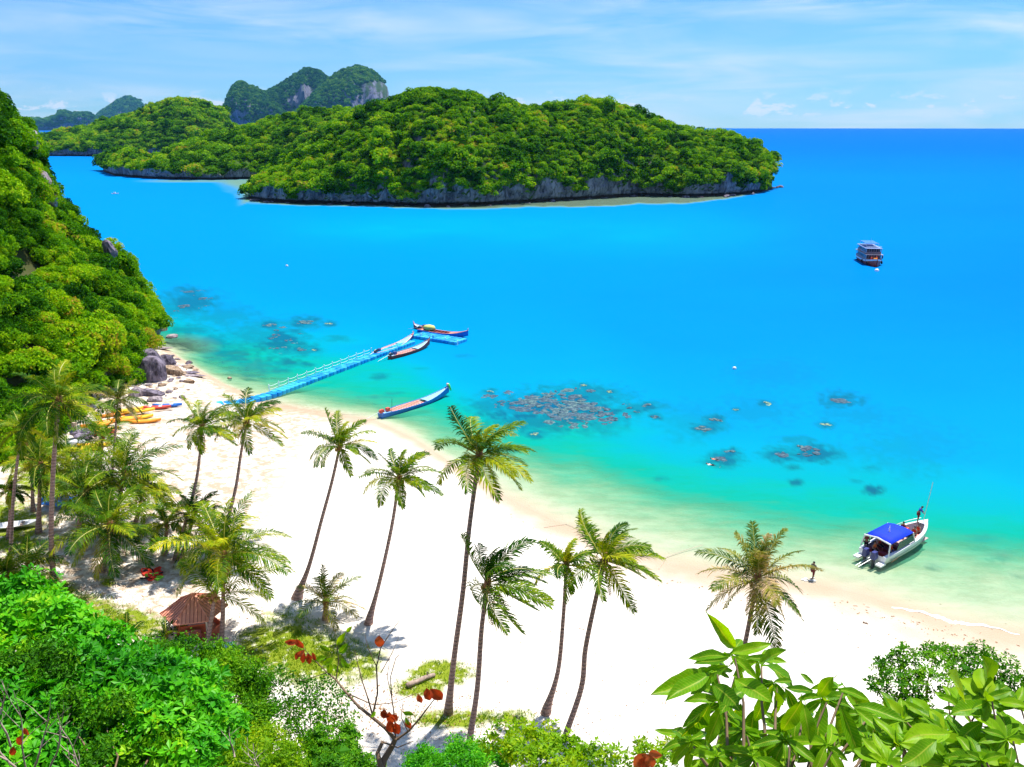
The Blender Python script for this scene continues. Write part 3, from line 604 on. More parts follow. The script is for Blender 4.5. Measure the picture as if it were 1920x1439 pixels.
PEAKS = [
 dict(name='limestone_peak', y=4600, crest=[(500, 238), (560, 207), (590, 178), (612, 156), (632, 140), (650, 129), (675, 122), (700, 130), (718, 146), (731, 162), (733, 190), (736, 235)], D=640, cf=0.6, pw=0.6),
 dict(name='limestone_peak', y=5000, crest=[(430, 235), (465, 195), (492, 171), (508, 170), (530, 160), (555, 142), (582, 125), (605, 132), (622, 146), (650, 170), (690, 235)], D=640, cf=0.6, pw=0.7),
 dict(name='limestone_peak', y=4800, crest=[(412, 235), (425, 205), (434, 182), (444, 163), (452, 154), (464, 151), (470, 158), (484, 160), (497, 170), (520, 190), (560, 235)], D=520, cf=0.6, pw=0.7),
 dict(name='limestone_peak', y=9500, crest=[(170, 236), (186, 217), (210, 200), (238, 184), (252, 181), (268, 188), (276, 205), (300, 236)], D=1000, cf=0.6, pw=0.6),
 dict(name='limestone_peak', y=7600, crest=[(40, 238), (55, 222), (90, 224), (112, 218), (122, 208), (140, 213), (170, 212), (182, 222), (200, 238)], D=1000, cf=0.6, pw=0.8),
]
for n_i, d in enumerate(PEAKS):
    x0, x1 = d['crest'][0][0], d['crest'][-1][0]; d.update(front=[(x0, 250), (x1, 250)], ch=140 if n_i < 3 else 120, tree=8, nc=110, taper=(0.04, 0.04))
    Xg, Yg, Zg, r0, ob = build_island(d, FARCLIFF, n_i*2.3+20)
    rng = np.random.default_rng(60+n_i); r_ = 17 if n_i < 3 else 31
    P_ = sample_surface(Xg, Yg, Zg, 5, 27, 5200 if n_i < 3 else 2500, r_*0.75, rng)
    rockmask = fbm(P_[:, 0]/(22*r_), P_[:, 2]/(9*r_), 90+n_i, 3); g = P_[:, 2]/P_[:, 2].max()
    right = (P_[:, 0]-P_[:, 0].min())/np.ptp(P_[:, 0])
    bare = (rockmask + (0.42*smooth(right, 0.58, 0.8) if n_i == 0 else 0.12)*smooth(g, 0.92, 0.6) > 0.33) & (g < 0.9) & (g > 0.3)
    P_ = P_[~bare]; sc_ = r_*rng.uniform(0.6, 1.2, len(P_)); P_[:, 2] -= sc_*0.3
    scatter('peak_forest', P_, rnd_rot(len(P_), rng), np.stack([sc_]*3, -1), rng.integers(0, len(CROWN_TINY), len(P_)), SRC_TINY)

# ------------------------------------------------------------------ headland forest
rng = np.random.default_rng(7)
xs = rng.uniform(-130, -46, 60000); ys = rng.uniform(74, 165, 60000); zh, dh = hill_h(xs, ys); ok = (dh > 0.5)
xs, ys, zh, dh = xs[ok], ys[ok], zh[ok], dh[ok]
px, py = project(xs, ys, zh); ok = (px > -160) & (px < 330); xs, ys, zh, dh, px, py = xs[ok], ys[ok], zh[ok], dh[ok], px[ok], py[ok]
pts = []; cells = {}
for q in range(len(xs)):
    p_ = (xs[q], ys[q], zh[q]); mind = 1.45 if dh[q] < 20 else 2.2
    key = (int(p_[0]//3), int(p_[1]//3), int(p_[2]//3))
    near = [w_ for dx in (-1, 0, 1) for dy in (-1, 0, 1) for dz in (-1, 0, 1) for w_ in cells.get((key[0]+dx, key[1]+dy, key[2]+dz), ())]
    if all((w_[0]-p_[0])**2+(w_[1]-p_[1])**2+(w_[2]-p_[2])**2*0.5 > mind*mind for w_ in near):
        # bare limestone patch high on the slope and a dark hollow
        if math.hypot((px[q]-88)/22, (py[q]-352)/34) < 0.9 or math.hypot((px[q]-52)/40, (py[q]-520)/42) < 0.85: continue
        if vnoise(np.array([px[q]/26.0]), np.array([py[q]/30.0]), 5)[0] > 0.80 and dh[q] > 3: continue
        cells.setdefault(key, []).append(p_); pts.append((*p_, dh[q]))
pts = np.array(pts); sc_ = 1.95*(rng.uniform(0.5, 1.35, len(pts)) + 0.7*(rng.random(len(pts)) < 0.1)); print('headland trees', len(pts))
hpx, hpy = project(pts[:, 0], pts[:, 1], pts[:, 2])
vis = (hpx > -20) & (hpx < 310) & (hpy < 900) & (pts[:, 3] < 34)
score = np.where(vis, sc_/np.hypot(pts[:, 0], pts[:, 1])*100 - 0.05*pts[:, 3], -9); order = np.argsort(-score)[:175]; kp = np.ones(len(pts), bool); kp[order] = False
idx = rng.integers(0, len(CROWN_MID), len(pts)); rot = rnd_rot(len(pts), rng, 0.3)
slope = np.stack([pts[:, 0]*0+0.5, pts[:, 1]*0-0.25, pts[:, 0]*0-0.35], -1)*sc_[:, None]; pos_ = pts[:, :3] + slope*0.4
sc3 = np.stack([sc_, sc_, sc_*1.05], -1)
scatter('headland_forest', pos_[kp], rot[kp], sc3[kp], idx[kp], SRC_MID)
for q in order:
    X_, Y_ = hpx[q], hpy[q]
    if Y_ < 330: z_ = 'near the top of the headland against the sky'
    elif X_ > 215 and Y_ < 620: z_ = 'on the headland nose hanging over blue water'
    elif X_ > 170 and Y_ >= 620: z_ = 'at the headland foot just above the dark boulders'
    elif math.hypot(X_-52, Y_-520) < 90: z_ = 'beside the dark rock hollow of the headland'
    elif math.hypot(X_-88, Y_-352) < 70: z_ = 'beside the bare rock patch of the headland'
    elif Y_ > 640: z_ = 'at the headland foot behind the tall palms'
    elif X_ > 110: z_ = 'along the headland skyline over the sea'
    else: z_ = 'in the middle of the headland slope'
    o = link('forest_tree', CROWN_MID[int(idx[q])], None, None, pos_[q].tolist(), rot[q].tolist(), sc3[q].tolist())
    tag(o, ('broad' if sc_[q] > 2.2 else 'small') + (', dark leafy tree ' if idx[q] % 2 else ', leafy tree ') + z_, 'tree', 'trees covering the steep green headland')
# ------------------------------------------------------------------ coconut palms
WIND = Vector((0.85, 0.25, 0.05))
def frond_mesh(rng, az, el, L, droop, wind, tint, n=30, dead=False, leaf=0.25, w=0.068):
    """a feather frond growing from the origin: arched midrib and two rows of drooping leaflets"""
    d = Vector((math.cos(az)*math.cos(el), math.sin(az)*math.cos(el), math.sin(el))); p = Vector((0, 0, 0)); pts = [p.copy()]; N_ = 14; dirs = [d.copy()]
    for i in range(N_):
        s = (i+1)/N_
        d = (d + Vector((0, 0, -1))*droop*(0.35+s)/N_*1.6 + WIND*wind*(0.3+s)/N_).normalized(); p = p + d*(L/N_); pts.append(p.copy()); dirs.append(d.copy())
    mb = MB(); mb.tube(pts, [0.035*(1-k/N_)**0.8+0.008 for k in range(N_+1)], 3, False)
    q = (0.13+0.87*(np.arange(n)+0.5)/n); kf = q*N_; k = np.minimum(kf.astype(int), N_-1); f = (kf-k)[:, None]
    PT = np.array(pts); DT = np.array(dirs); P0 = PT[k]*(1-f)+PT[k+1]*f; T0 = DT[k]*(1-f)+DT[k+1]*f; nrm = lambda a: a/(np.linalg.norm(a, axis=-1, keepdims=True)+1e-9); T0 = nrm(T0)
    S0 = np.cross(T0, np.array([0, 0, 1.0])); bad = np.linalg.norm(S0, axis=1) < 0.15; S0[bad] = (math.sin(az), -math.cos(az), 0); S0 = nrm(S0)
    U0 = np.cross(S0, T0); roll = rng.uniform(-0.5, 0.5); S0 = S0*math.cos(roll)+U0*math.sin(roll); U0 = np.cross(S0, T0)
    r_ = np.random.default_rng(rng.randrange(10**6)); Wd = np.array(WIND); dn = np.array([0, 0, -1.0])
    VV = [np.array(mb.v)]; off = len(mb.v); FQ = [np.array(mb.f)]; FT = []; TT = [np.full(off, 0.6)]; nq = 0
    for sg in (-1, 1):
        ll = (L*leaf*np.sin(math.pi*np.minimum(1, 0.16+0.80*q))**0.6*r_.uniform(0.72, 1.2, n))[:, None]; hang = ((1.1 if dead else 0.42)*r_.uniform(0.4, 1.8, n))[:, None]
        D0 = nrm(S0*sg*0.85 + T0*(0.45+0.5*q[:, None]) + U0*0.15 + Wd*wind*0.35 + r_.normal(0, 0.10, (n, 3))); D1 = nrm(D0+dn*hang+Wd*wind*0.25); D2 = nrm(D1+dn*hang*1.1)
        A = P0+D0*ll*0.4; B = A+D1*ll*0.33; E_ = B+D2*ll*0.27; wv = nrm(T0-D0*np.sum(T0*D0, 1, keepdims=True))*w*0.5*(0.7+0.3*L/4)
        VV.append(np.stack([P0-wv*.5, P0+wv*.5, A-wv, A+wv, B-wv*.75, B+wv*.75, E_], 1).reshape(-1, 3)); b = (off+np.arange(n)*7)[:, None]; off += 7*n
        FQ += [b+np.array([0, 1, 3, 2]), b+np.array([2, 3, 5, 4])]; FT.append(b+np.array([4, 5, 6])); tv = np.clip(tint+r_.uniform(-.15, .15, n), 0, 1)[:, None]; nq += 2*n
        TT.append(np.clip(tv+np.array([0, 0, 0, 0, .08, .08, .22]), 0, 1).reshape(-1))
    return raw_mesh('frond', np.concatenate(VV), [np.concatenate(FQ), np.concatenate(FT)], {'tint': np.concatenate(TT)}, False, [1]*len(mb.f)+[0]*(nq+2*n))
def ground_pt(px, py):
    z = 0.5
    for _ in range(6):
        g = G(px, py, z); z = gz(g.x, g.y)
    g = G(px, py, z); return Vector((g.x, g.y, z))
def palm(path, label, R_px, seed, n=20, leafmat=None, group='coconut palms standing on the beach', lean=1.5, r=0.17, flare=2.0, wind=0.55, low=-0.35, base=None, gap=None, nuts=6, dead=2, young=False, up=1.25, droop=1.0):
    rng = random.Random(seed); leafmat = leafmat or PALM; wind *= 1.25
    b = base or ground_pt(*path[0]); tot = path[0][1]-path[-1][1]
    P = []
    for i, (px, py) in enumerate(path):
        f = (path[0][1]-py)/max(1, tot)
        P.append(Vector(b) if i == 0 else AY(px, py, b.y + lean*f))
    # smooth the trunk with a Catmull-Rom pass
    Q = []
    if len(P) == 2: P.insert(1, P[0].lerp(P[1], 0.45) + Vector(((P[0].x-P[1].x)*0.06, 0, 0)))
    E = [P[0]*2-P[1]] + P + [P[-1]*2-P[-2]]
    for i in range(1, len(E)-2):
        for k in range(6):
            t_ = k/6; a, c, d, e = E[i-1], E[i], E[i+1], E[i+2]
            Q.append(0.5*((2*c)+(d-a)*t_+(2*a-5*c+4*d-e)*t_*t_+(3*c-a-3*d+e)*t_**3))
    Q.append(P[-1]); top = P[-1]
    root = thing('coconut_palm', label, 'palm', tuple(b), 0, group); n = int(n*1.08)
    mb = MB(b); m_ = len(Q)-1; Q[0] = Q[0]-Vector((0, 0, 0.25))
    rad = []
    for i in range(m_+1):
        s = i/m_; rr_ = r*(1-0.32*s) + r*(flare-1)*math.exp(-s*(top.z-b.z)/0.9); rad.append(rr_)
    mb.tube(Q, rad, 10)
    mb.obj('trunk', TRUNK, root, True)
    depth = top.y*cp - (top.z-CAMZ)*sp; L = R_px*depth/FPX*1.04
    hk = MB(b); ax = (Q[-1]-Q[-3]).normalized()
    hk.tube([top-ax*0.35, top-ax*0.1, top+ax*0.2, top+ax*0.5], [r*0.72, r*1.25, r*1.15, r*0.4], 8); hk.obj('crown_husk', HUSK, root, True)
    loc = tuple(top-b)
    for i in range(n):
        s = (i+rng.uniform(-.3, .3))/max(1, n-1); s = min(1, max(0, s))
        az = i*2.39996+rng.uniform(-.35, .35); el = low + (up-low)*s**0.9 + rng.uniform(-.12, .12)
        if gap and gap(az % (2*math.pi), s): continue
        Lf = L*(0.78+0.42*math.sin(math.pi*min(1, 0.25+0.6*s)))*rng.uniform(0.86, 1.1)*(0.8 if s > .93 else 1)
        dr = droop*(0.95-0.25*s)*rng.uniform(0.75, 1.25); tn = 0.62-0.38*s+rng.uniform(-.18, .18)
        me = frond_mesh(rng, az, el, Lf, dr, wind*rng.uniform(.6, 1.3), tn, n=40 if not young else 26)
        for mm in (leafmat, RACHIS): me.materials.append(mm)
        link('frond', me, None, root, loc)
    for i in range(dead):
        az = rng.uniform(0, 6.28); me = frond_mesh(rng, az, rng.uniform(-1.2, -0.7), L*0.7, 1.3, 0.1, rng.uniform(.2, .9), n=16, dead=True, leaf=0.2, w=0.06)
        for mm in (DEADPALM, DEADPALM): me.materials.append(mm)
        link('dead_frond', me, None, root, loc)
    if nuts:
        for i in range(nuts):
            a = rng.uniform(0, 6.28); nb = MB(b); nb.ball(top+Vector((math.cos(a)*r*1.7, math.sin(a)*r*1.7, -0.12-rng.uniform(0, .3))), (0.12, 0.12, 0.15), 7, 5); nb.obj('coconut', NUT, root, True)
    return root
palm([(556, 1122), (580, 1060), (603, 975), (622, 905), (637, 838)], 'slender leaning palm with strongly swollen base beside the young palm at the green mound', 66, 1, 19, lean=1.0, r=0.15, flare=3.4, up=1.3)
palm([(690, 1170), (712, 1090), (735, 985), (748, 897)], 'slender leaning palm rising from behind the round pale sapling', 68, 2, 19, lean=1.0, r=0.15, flare=2.4)
palm([(840, 1338), (852, 1230), (868, 1110), (880, 990), (898, 855)], 'tallest palm, its crown against turquoise water, near the fallen log', 96, 3, 20, lean=1.0, r=0.175, flare=1.9, wind=0.75)
palm([(880, 1392), (895, 1290), (903, 1180), (914, 1095)], 'windswept palm with orange husk whose trunk rises beside the tallest palm', 108, 4, 20, lean=0.6, r=0.165, flare=1.3, wind=1.1, gap=lambda a, s: 1.9 < a < 4.4 and 0.2 < s < 0.7)
palm([(1022, 1338), (1046, 1260), (1056, 1160), (1062, 1060)], 'thin palm with a small ragged crown and a shrub around its base', 58, 5, 15, lean=0.8, r=0.145, flare=2.6, wind=0.7, low=-0.2)
palm([(1057, 1388), (1090, 1290), (1098, 1215), (1120, 1110), (1134, 1052)], 'palm with a kinked trunk and bushy dark crown swept sideways by wind', 92, 6, 21, lean=0.8, r=0.165, flare=1.2, wind=0.95, gap=lambda a, s: 2.4 < a < 4.2 and 0.3 < s < 0.8)
palm([(1340, 1432), (1362, 1340), (1395, 1215), (1420, 1085)], 'pinkish dry palm standing alone by the wading person, behind the large hanging leaves', 102, 7, 24, PALMP, lean=0.6, r=0.165, flare=1.2, wind=0.15, low=-0.75, up=1.35, dead=3, droop=0.8)
palm([(328, 1050), (352, 965), (370, 890), (379, 802)], 'slender palm in front of the blue jetty start, the paler of the jetty pair', 62, 8, 19, lean=0.8, r=0.15)
palm([(418, 1010), (441, 920), (452, 850), (463, 792)], 'palm whose crown overlaps the blue jetty where it reaches the sand', 66, 9, 19, lean=0.8, r=0.15)
palm([(415, 1208), (418, 1150), (419, 1090), (421, 1042)], 'broad yellow-green palm towering over the red-roofed hut', 118, 10, 28, PALMY, lean=0.5, r=0.16, flare=1.3, wind=0.25, low=-0.55, gap=lambda a, s: 3.2 < a < 5.5 and s < .5)
palm([(388, 1216), (392, 1185), (398, 1150), (402, 1118)], 'low yellow palm growing against the front of the red-roofed hut', 104, 11, 15, PALMY, lean=0.3, r=0.17, flare=1.2, wind=0.1, low=-0.25, up=1.1, dead=0, gap=lambda a, s: 2.5 < a < 5.9 and s < .85)
palm([(191, 1072), (201, 1035), (206, 985)], 'stout low palm in the shaded sand with a shadow under it', 92, 12, 26, lean=0.3, r=0.2, flare=1.7, wind=0.3, low=-0.8)
palm([(212, 1000), (222, 950), (232, 888)], 'upright feathery palm right in front of the orange kayaks', 98, 13, 24, lean=0.3, r=0.17, wind=0.35, low=-0.5, dead=0)
palm([(101, 1105), (96, 1000), (100, 880), (110, 752)], 'very tall thick-trunked palm before the headland foot, with drooping dark crown', 82, 14, 22, lean=0.8, r=0.2, flare=1.5, wind=0.3, low=-0.7)
palm([(18, 1085), (24, 950), (32, 870), (41, 806)], 'thin palm with yellow-green crown at the very edge of the woods', 50, 15, 18, PALMY, lean=0.8, r=0.13, wind=0.2, low=-0.6)
palm([(208, 925), (214, 840), (221, 750)], 'pale thin palm rising before the boulders at the headland foot', 50, 16, 18, PALMP, lean=0.5, r=0.12, wind=0.1, low=-0.6)
palm([(309, 1040), (311, 1012), (312, 982)], 'short palm beside the pile of red life vests', 52, 17, 17, lean=0.1, r=0.16, wind=0.25, nuts=0, dead=1)
palm([(16, 1010), (19, 965), (20, 920)], 'small dark palm over the patch of green lawn', 34, 18, 16, lean=0.3, r=0.13, wind=0.1, low=-0.7, nuts=0)
palm([(338, 1060), (352, 1010), (366, 960)], 'dark palm half hidden behind the big yellow-green palm', 56, 19, 18, lean=0.4, r=0.15, wind=0.3)
palm([(609, 1162), (610, 1150), (611, 1130)], 'knee-high young palm with spiky upright leaves on the edge of the mound', 64, 20, 17, PALMP, lean=0.0, r=0.2, flare=1.2, wind=0.3, young=True, nuts=0, dead=1, up=1.4, low=0.05)
palm([(46, 1105), (50, 1085), (53, 1062)], 'bushy young palm low by the bright green tree', 66, 21, 20, lean=0.1, r=0.18, wind=0.1, young=True, nuts=0, dead=1)
palm([(150, 985), (155, 940), (158, 893)], 'dark shaggy palm between the tall thick palm and the kayaks', 70, 22, 20, lean=0.3, r=0.16, wind=0.2, low=-0.7)
palm([(120, 945), (124, 900), (130, 862)], 'small dark palm behind the shaggy one, at the foot of the wooded slope', 50, 23, 16, lean=0.3, r=0.14, wind=0.2, nuts=0)
palm([(238, 1222), (239, 1212), (240, 1200)], 'little spiky palm seedling on the sand, the one farther from the hut', 40, 24, 10, lean=0, r=0.07, young=True, nuts=0, dead=0, up=1.5, low=0.5, wind=0)
palm([(310, 1212), (311, 1203), (312, 1195)], 'little spiky palm seedling at the corner of the red-roofed hut', 34, 25, 10, lean=0, r=0.07, young=True, nuts=0, dead=0, up=1.4, low=0.3, wind=0)
palm([(392, 1062), (394, 1040), (396, 1015)], 'dark green palm in the shade behind the yellow palm of the hut', 74, 26, 20, lean=0.2, r=0.16, wind=0.2, dead=0)
palm([(72, 1000), (74, 930), (76, 872)], 'dark low palm wedged behind the very tall thick palm', 66, 31, 20, lean=0.3, r=0.17, wind=0.2, low=-0.6)
palm([(140, 1025), (150, 975), (160, 925)], 'yellowish palm over the blue tarpaulin', 70, 32, 22, PALMY, lean=0.3, r=0.17, wind=0.2, low=-0.7, dead=1)
palm([(252, 990), (262, 950), (268, 915)], 'leafy palm between the stout low palm and the short palm by the vests', 60, 33, 20, lean=0.3, r=0.15, wind=0.3, low=-0.6)
palm([(186, 905), (190, 860), (193, 820)], 'palm right beside the lone yellow kayaks', 52, 34, 18, lean=0.3, r=0.14, wind=0.3, low=-0.6, nuts=0)
palm([(8, 1135), (10, 1105), (12, 1078)], 'shaggy palm poking up at the lower frame edge of the lawn', 60, 35, 20, lean=0.1, r=0.18, wind=0.1, low=-0.5)
palm([(62, 960), (60, 905), (58, 850)], 'slim palm in front of the dark slope beside the edge palm', 50, 36, 18, PALMY, lean=0.3, r=0.13, wind=0.2, low=-0.6)
# ------------------------------------------------------------------ trees and plants of the near slope
def rosette_leaves(P, N, ln, k, rng, wid=0.42, cup=0.35):
    """k obovate leaves round each shoot tip; four triangles a leaf"""
    n = len(P); N = N + rng.normal(0, 0.35, (n, 3)) + np.array([0, 0, 0.5]); N /= np.linalg.norm(N, axis=1, keepdims=True)
    A = rng.normal(0, 1, (n, 3)); A -= N*np.sum(A*N, 1, keepdims=True); A /= np.linalg.norm(A, axis=1, keepdims=True); B = np.cross(N, A)
    V = []; T = []
    lt = np.clip(rng.normal(0.5, 0.17, n), 0, 1)
    for i in range(k):
        a = 2*math.pi*i/k + rng.normal(0, 0.3, (n, 1)); R = A*np.cos(a)+B*np.sin(a); el = rng.uniform(0.1, 0.9, (n, 1)); D = R*np.cos(el)+N*np.sin(el)*cup*2; D /= np.linalg.norm(D, axis=1, keepdims=True)
        S = np.cross(N, D); S /= np.linalg.norm(S, axis=1, keepdims=True)+1e-9; U = np.cross(D, S); l = ln*rng.uniform(0.7, 1.25, (n, 1)); w_ = l*wid*0.5
        b0 = P + D*l*0.08; mid = P + D*l*0.66 - U*l*0.04; tip = P + D*l - U*l*0.05
        V.append(np.stack([b0, mid + S*w_ + U*w_*0.35, tip, mid - S*w_ + U*w_*0.35, mid], 1)); T.append(np.clip(lt + rng.normal(0, 0.08, n), 0, 1))
    V = np.concatenate(V).reshape(-1, 5, 3); T = np.repeat(np.concatenate(T), 5); m_ = len(V); b = (np.arange(m_)*5)[:, None]
    F = np.concatenate([b+np.array([0, 1, 4]), b+np.array([1, 2, 4]), b+np.array([0, 4, 3]), b+np.array([4, 2, 3])]); return V.reshape(-1, 3), F, T
def branchy(mb, a, b, r0, r1, rng, wob=0.12, n=5):
    a = Vector(a); b = Vector(b); L = (b-a).length; P = [a.lerp(b, i/n) + (Vector((rng.normal(), rng.normal(), rng.normal()))*wob*L*0.3*math.sin(math.pi*i/n) if 0 < i < n else Vector()) for i in range(n+1)]
    mb.tube(P, [r0+(r1-r0)*i/n for i in range(n+1)], 6, False); return P
def bush(name, label, cat, blobs, base, mat, seed, ln=0.16, dens=26, k=6, style='rosette', wid=0.42, group=None, wood=None, r0=0.12, core=0.62):
    """blobs: (px, py, forward distance, radius in metres). base: (x, y)"""
    rng = np.random.default_rng(seed); b = Vector((base[0], base[1], gz(*base)))
    root = thing(name, label, cat, tuple(b), 0, group)
    lob = []
    for px, py, y, r_ in blobs:
        c_ = AY(px, py, y)
        if r_ < 0.42: lob.append((*c_, r_, r_, r_*0.85)); continue
        for _ in range(6):
            d_ = rng.normal(0, 1, 3); d_ /= np.linalg.norm(d_); d_[2] = abs(d_[2])*0.8-0.2; k_ = rng.uniform(0.35, 0.55)*r_
            lob.append((*(Vector(c_)+Vector(d_)*r_*0.62), k_, k_, k_*0.8))
    area = sum(4*math.pi*l[3]**2 for l in lob)*0.72; n = int(area*dens)
    P_, N = lobes_points(lob, n, rng, (0.78, 1.12), up=-0.3); P_ = P_ - np.array(b)
    P_ = P_ + rng.normal(0, ln*0.4, P_.shape)
    if style == 'rosette': V, F, T = rosette_leaves(P_, N, ln, k, rng, wid); Fs = [F]
    else:
        Pk = np.repeat(P_, k, 0) + rng.normal(0, ln*0.9, (len(P_)*k, 3)); V, Fq = leaf_quads(Pk, np.repeat(N, k, 0), ln, rng, wid, 0.7); Fs = [Fq]; T = np.repeat(np.clip(rng.normal(0.5, 0.2, len(Pk)), 0, 1), 4)
    V = [V]; T = [T]; off = len(V[0])
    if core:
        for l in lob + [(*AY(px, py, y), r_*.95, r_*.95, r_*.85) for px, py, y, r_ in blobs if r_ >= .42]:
            V.append(IV*np.array(l[3:6])*core + np.array(l[:3]) - np.array(b)); Fs.append(IF+off); off += 12; T.append(np.full(12, 0.1))  # inner lobes coloured dark to stand for shade behind the leaves
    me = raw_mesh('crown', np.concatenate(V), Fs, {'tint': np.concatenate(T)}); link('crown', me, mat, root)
    mb = MB(b); hub = sum((Vector(l[:3]) for l in lob), Vector())/len(lob); fork = Vector(b).lerp(hub, 0.35)
    branchy(mb, b-Vector((0, 0, 0.2)), fork, r0, r0*0.8, rng); mb.obj('trunk', wood or WOOD, root, True)
    mb = MB(b)
    for px, py, y, r_ in blobs: branchy(mb, fork, AY(px, py, y), r0*0.55, r0*0.15, rng)
    mb.obj('branches', wood or WOOD, root, True)
    return root
bush('broadleaf_tree', 'large bright green tree with glossy rounded leaves filling the corner below the sand', 'tree',
     [(20, 1150, 22, 1.0), (60, 1190, 21, 1.5), (130, 1215, 21, 1.2), (190, 1245, 20.5, 1.1), (60, 1290, 19, 1.9), (170, 1300, 19, 1.6), (270, 1290, 20, 1.0), (350, 1300, 20, 0.9), (290, 1350, 18.5, 1.4), (120, 1400, 17, 1.8),
      (250, 1430, 17, 1.5), (370, 1370, 18.5, 1.0), (-30, 1220, 21, 1.5), (-40, 1380, 18, 2.0), (30, 1460, 16, 1.6), (340, 1450, 17, 1.1), (330, 1255, 21, 0.45), (90, 1120, 22.5, 0.5), (230, 1260, 21.5, 0.7), (52, 1098, 22.5, .38), (75, 1108, 22.5, .3), (18, 1112, 22.5, .4), (150, 1168, 22, .4), (205, 1205, 21.5, .38), (375, 1278, 20.5, .35), (395, 1330, 20, .4), (120, 1150, 22, .35), (265, 1240, 21, .35), (400, 1400, 19, .4)],
     (-9.5, 15.5), BRIGHT, 11, ln=0.25, dens=14, k=6, core=.45)
bush('shrub_tree', 'dull dark green shrub pushing up through the middle of the bright glossy tree', 'shrub',
     [(55, 1245, 18.9, .75), (100, 1262, 18.6, .7), (30, 1285, 18.3, .6), (130, 1330, 17.4, .55), (200, 1345, 17.3, .6), (75, 1345, 17.2, .5), (290, 1405, 17.0, .6), (240, 1290, 19.2, .5), (330, 1340, 18.2, .45), (185, 1420, 15.7, .5)],
     (-8, 13.5), MIDLEAF, 27, ln=0.12, dens=34, k=5, style='quad', wid=.5, r0=.07)
bush('shrub_tree', 'darker fine-leaved tree directly below the red-roofed hut', 'tree',
     [(270, 1225, 30, .8), (330, 1225, 30, .9), (300, 1250, 29, 1.2), (390, 1245, 29.5, 1.0), (430, 1275, 28, 1.3), (470, 1300, 28, 1.0), (400, 1320, 26.5, 1.4), (450, 1360, 26, 1.2), (240, 1250, 29, .9), (430, 1235, 30, .6), (490, 1340, 27, .7), (350, 1290, 28, 1.0)],
     (-9, 25.5), MIDLEAF, 12, ln=0.13, dens=26, k=5, style='quad', wid=.5)
bush('shrub_tree', 'yellowish dense bush under the fine-leaved tree at the lower frame edge', 'tree',
     [(400, 1420, 23, 1.0), (450, 1410, 24, .9), (490, 1400, 24.5, .8), (520, 1440, 23, .9), (440, 1460, 22, 1.0), (540, 1405, 25, .55)],
     (-7, 22.5), YELLOWLEAF, 13, ln=0.12, dens=30, k=5, style='quad', wid=.5)
bush('sparse_shrub', 'airy see-through shrub with white sand showing between its leaves', 'shrub',
     [(540, 1275, 31, .35), (570, 1290, 31, .45), (590, 1320, 30, .5), (550, 1330, 30, .4), (610, 1290, 31, .4), (630, 1330, 30, .4), (560, 1360, 29, .5), (600, 1375, 29, .5), (640, 1370, 29, .4), (530, 1300, 31, .3), (620, 1400, 28, .5), (655, 1345, 30, .3), (575, 1400, 28, .5), (525, 1340, 30, .6), (560, 1320, 30, .7), (600, 1350, 29.5, .7), (545, 1385, 28.5, .7), (640, 1310, 30.5, .4), (520, 1270, 31, .5)],
     (-7, 29), MIDLEAF, 14, ln=0.14, dens=22, k=4, style='quad', wid=.5, core=0, r0=0.06)
bush('shrub_tree', 'dark glossy shrub beneath the airy one, at the foot of the bare branches', 'shrub',
     [(590, 1430, 27, .8), (640, 1415, 27, .75), (660, 1400, 28, .5), (620, 1460, 25, .9), (670, 1440, 26, .6), (560, 1450, 26, .7), (600, 1390, 28, .7), (655, 1375, 28.5, .5), (690, 1450, 25.5, .5)], (-6, 25), MIDLEAF, 15, ln=0.15, dens=28, k=5, wid=.45)
bush('shrub_tree', 'low round bush at the lower edge, beside the foot of the windswept palm', 'shrub',
     [(800, 1425, 31, .75), (850, 1415, 32, .8), (900, 1415, 32, .85), (945, 1425, 31, .8), (780, 1440, 30, .6), (830, 1450, 29, .8), (890, 1450, 29, .9), (770, 1432, 31, .4)], (-3, 29), BRIGHT, 16, ln=0.12, dens=34, k=5, style='quad', wid=.55)
bush('sprig_shrub', 'yellow-green leafy sprigs between the two kinked palm trunks', 'shrub',
     [(950, 1375, 26, .35), (985, 1385, 25, .45), (1020, 1395, 25, .5), (960, 1410, 24, .5), (1060, 1405, 24, .5), (1000, 1430, 23, .7), (1090, 1425, 23, .45), (920, 1395, 26, .3), (1035, 1375, 26, .3), (1120, 1415, 23, .3), (975, 1360, 26.5, .2), (1150, 1430, 22, .4), (1060, 1440, 22, .6)], (1.5, 22), YELLOWLEAF, 17, ln=0.2, dens=26, k=6, core=0, r0=0.05)
bush('sprig_shrub', 'small yellow-green sprig just past the red fallen leaf', 'shrub',
     [(1205, 1400, 20, .2), (1230, 1412, 20, .28), (1195, 1425, 19, .3), (1240, 1435, 19, .35), (1170, 1440, 19, .3), (1260, 1400, 20, .2)], (4, 19), YELLOWLEAF, 18, ln=0.16, dens=30, k=6, core=0, r0=0.03)
bush('broadleaf_tree', 'spreading tree with small star-like leaf clusters over the sand near the foam line', 'tree',
     [(1660, 1250, 31, .5), (1700, 1240, 31, .75), (1750, 1235, 31.5, .8), (1790, 1240, 31.5, .8), (1840, 1240, 31, .85), (1880, 1262, 30, .8), (1690, 1280, 30, .9), (1740, 1290, 30, 1.0), (1800, 1290, 30, 1.0), (1860, 1300, 29.5, 1.0), (1640, 1285, 30.5, .4), (1670, 1310, 30, .6), (1720, 1325, 29.5, .6), (1910, 1290, 29.5, .8), (1700, 1350, 29, .45), (1650, 1360, 28.5, .35), (1960, 1310, 29, .9)],
     (16.2, 27.5), MIDLEAF, 19, ln=0.20, dens=10, k=7, core=0, wid=.4, r0=0.14)
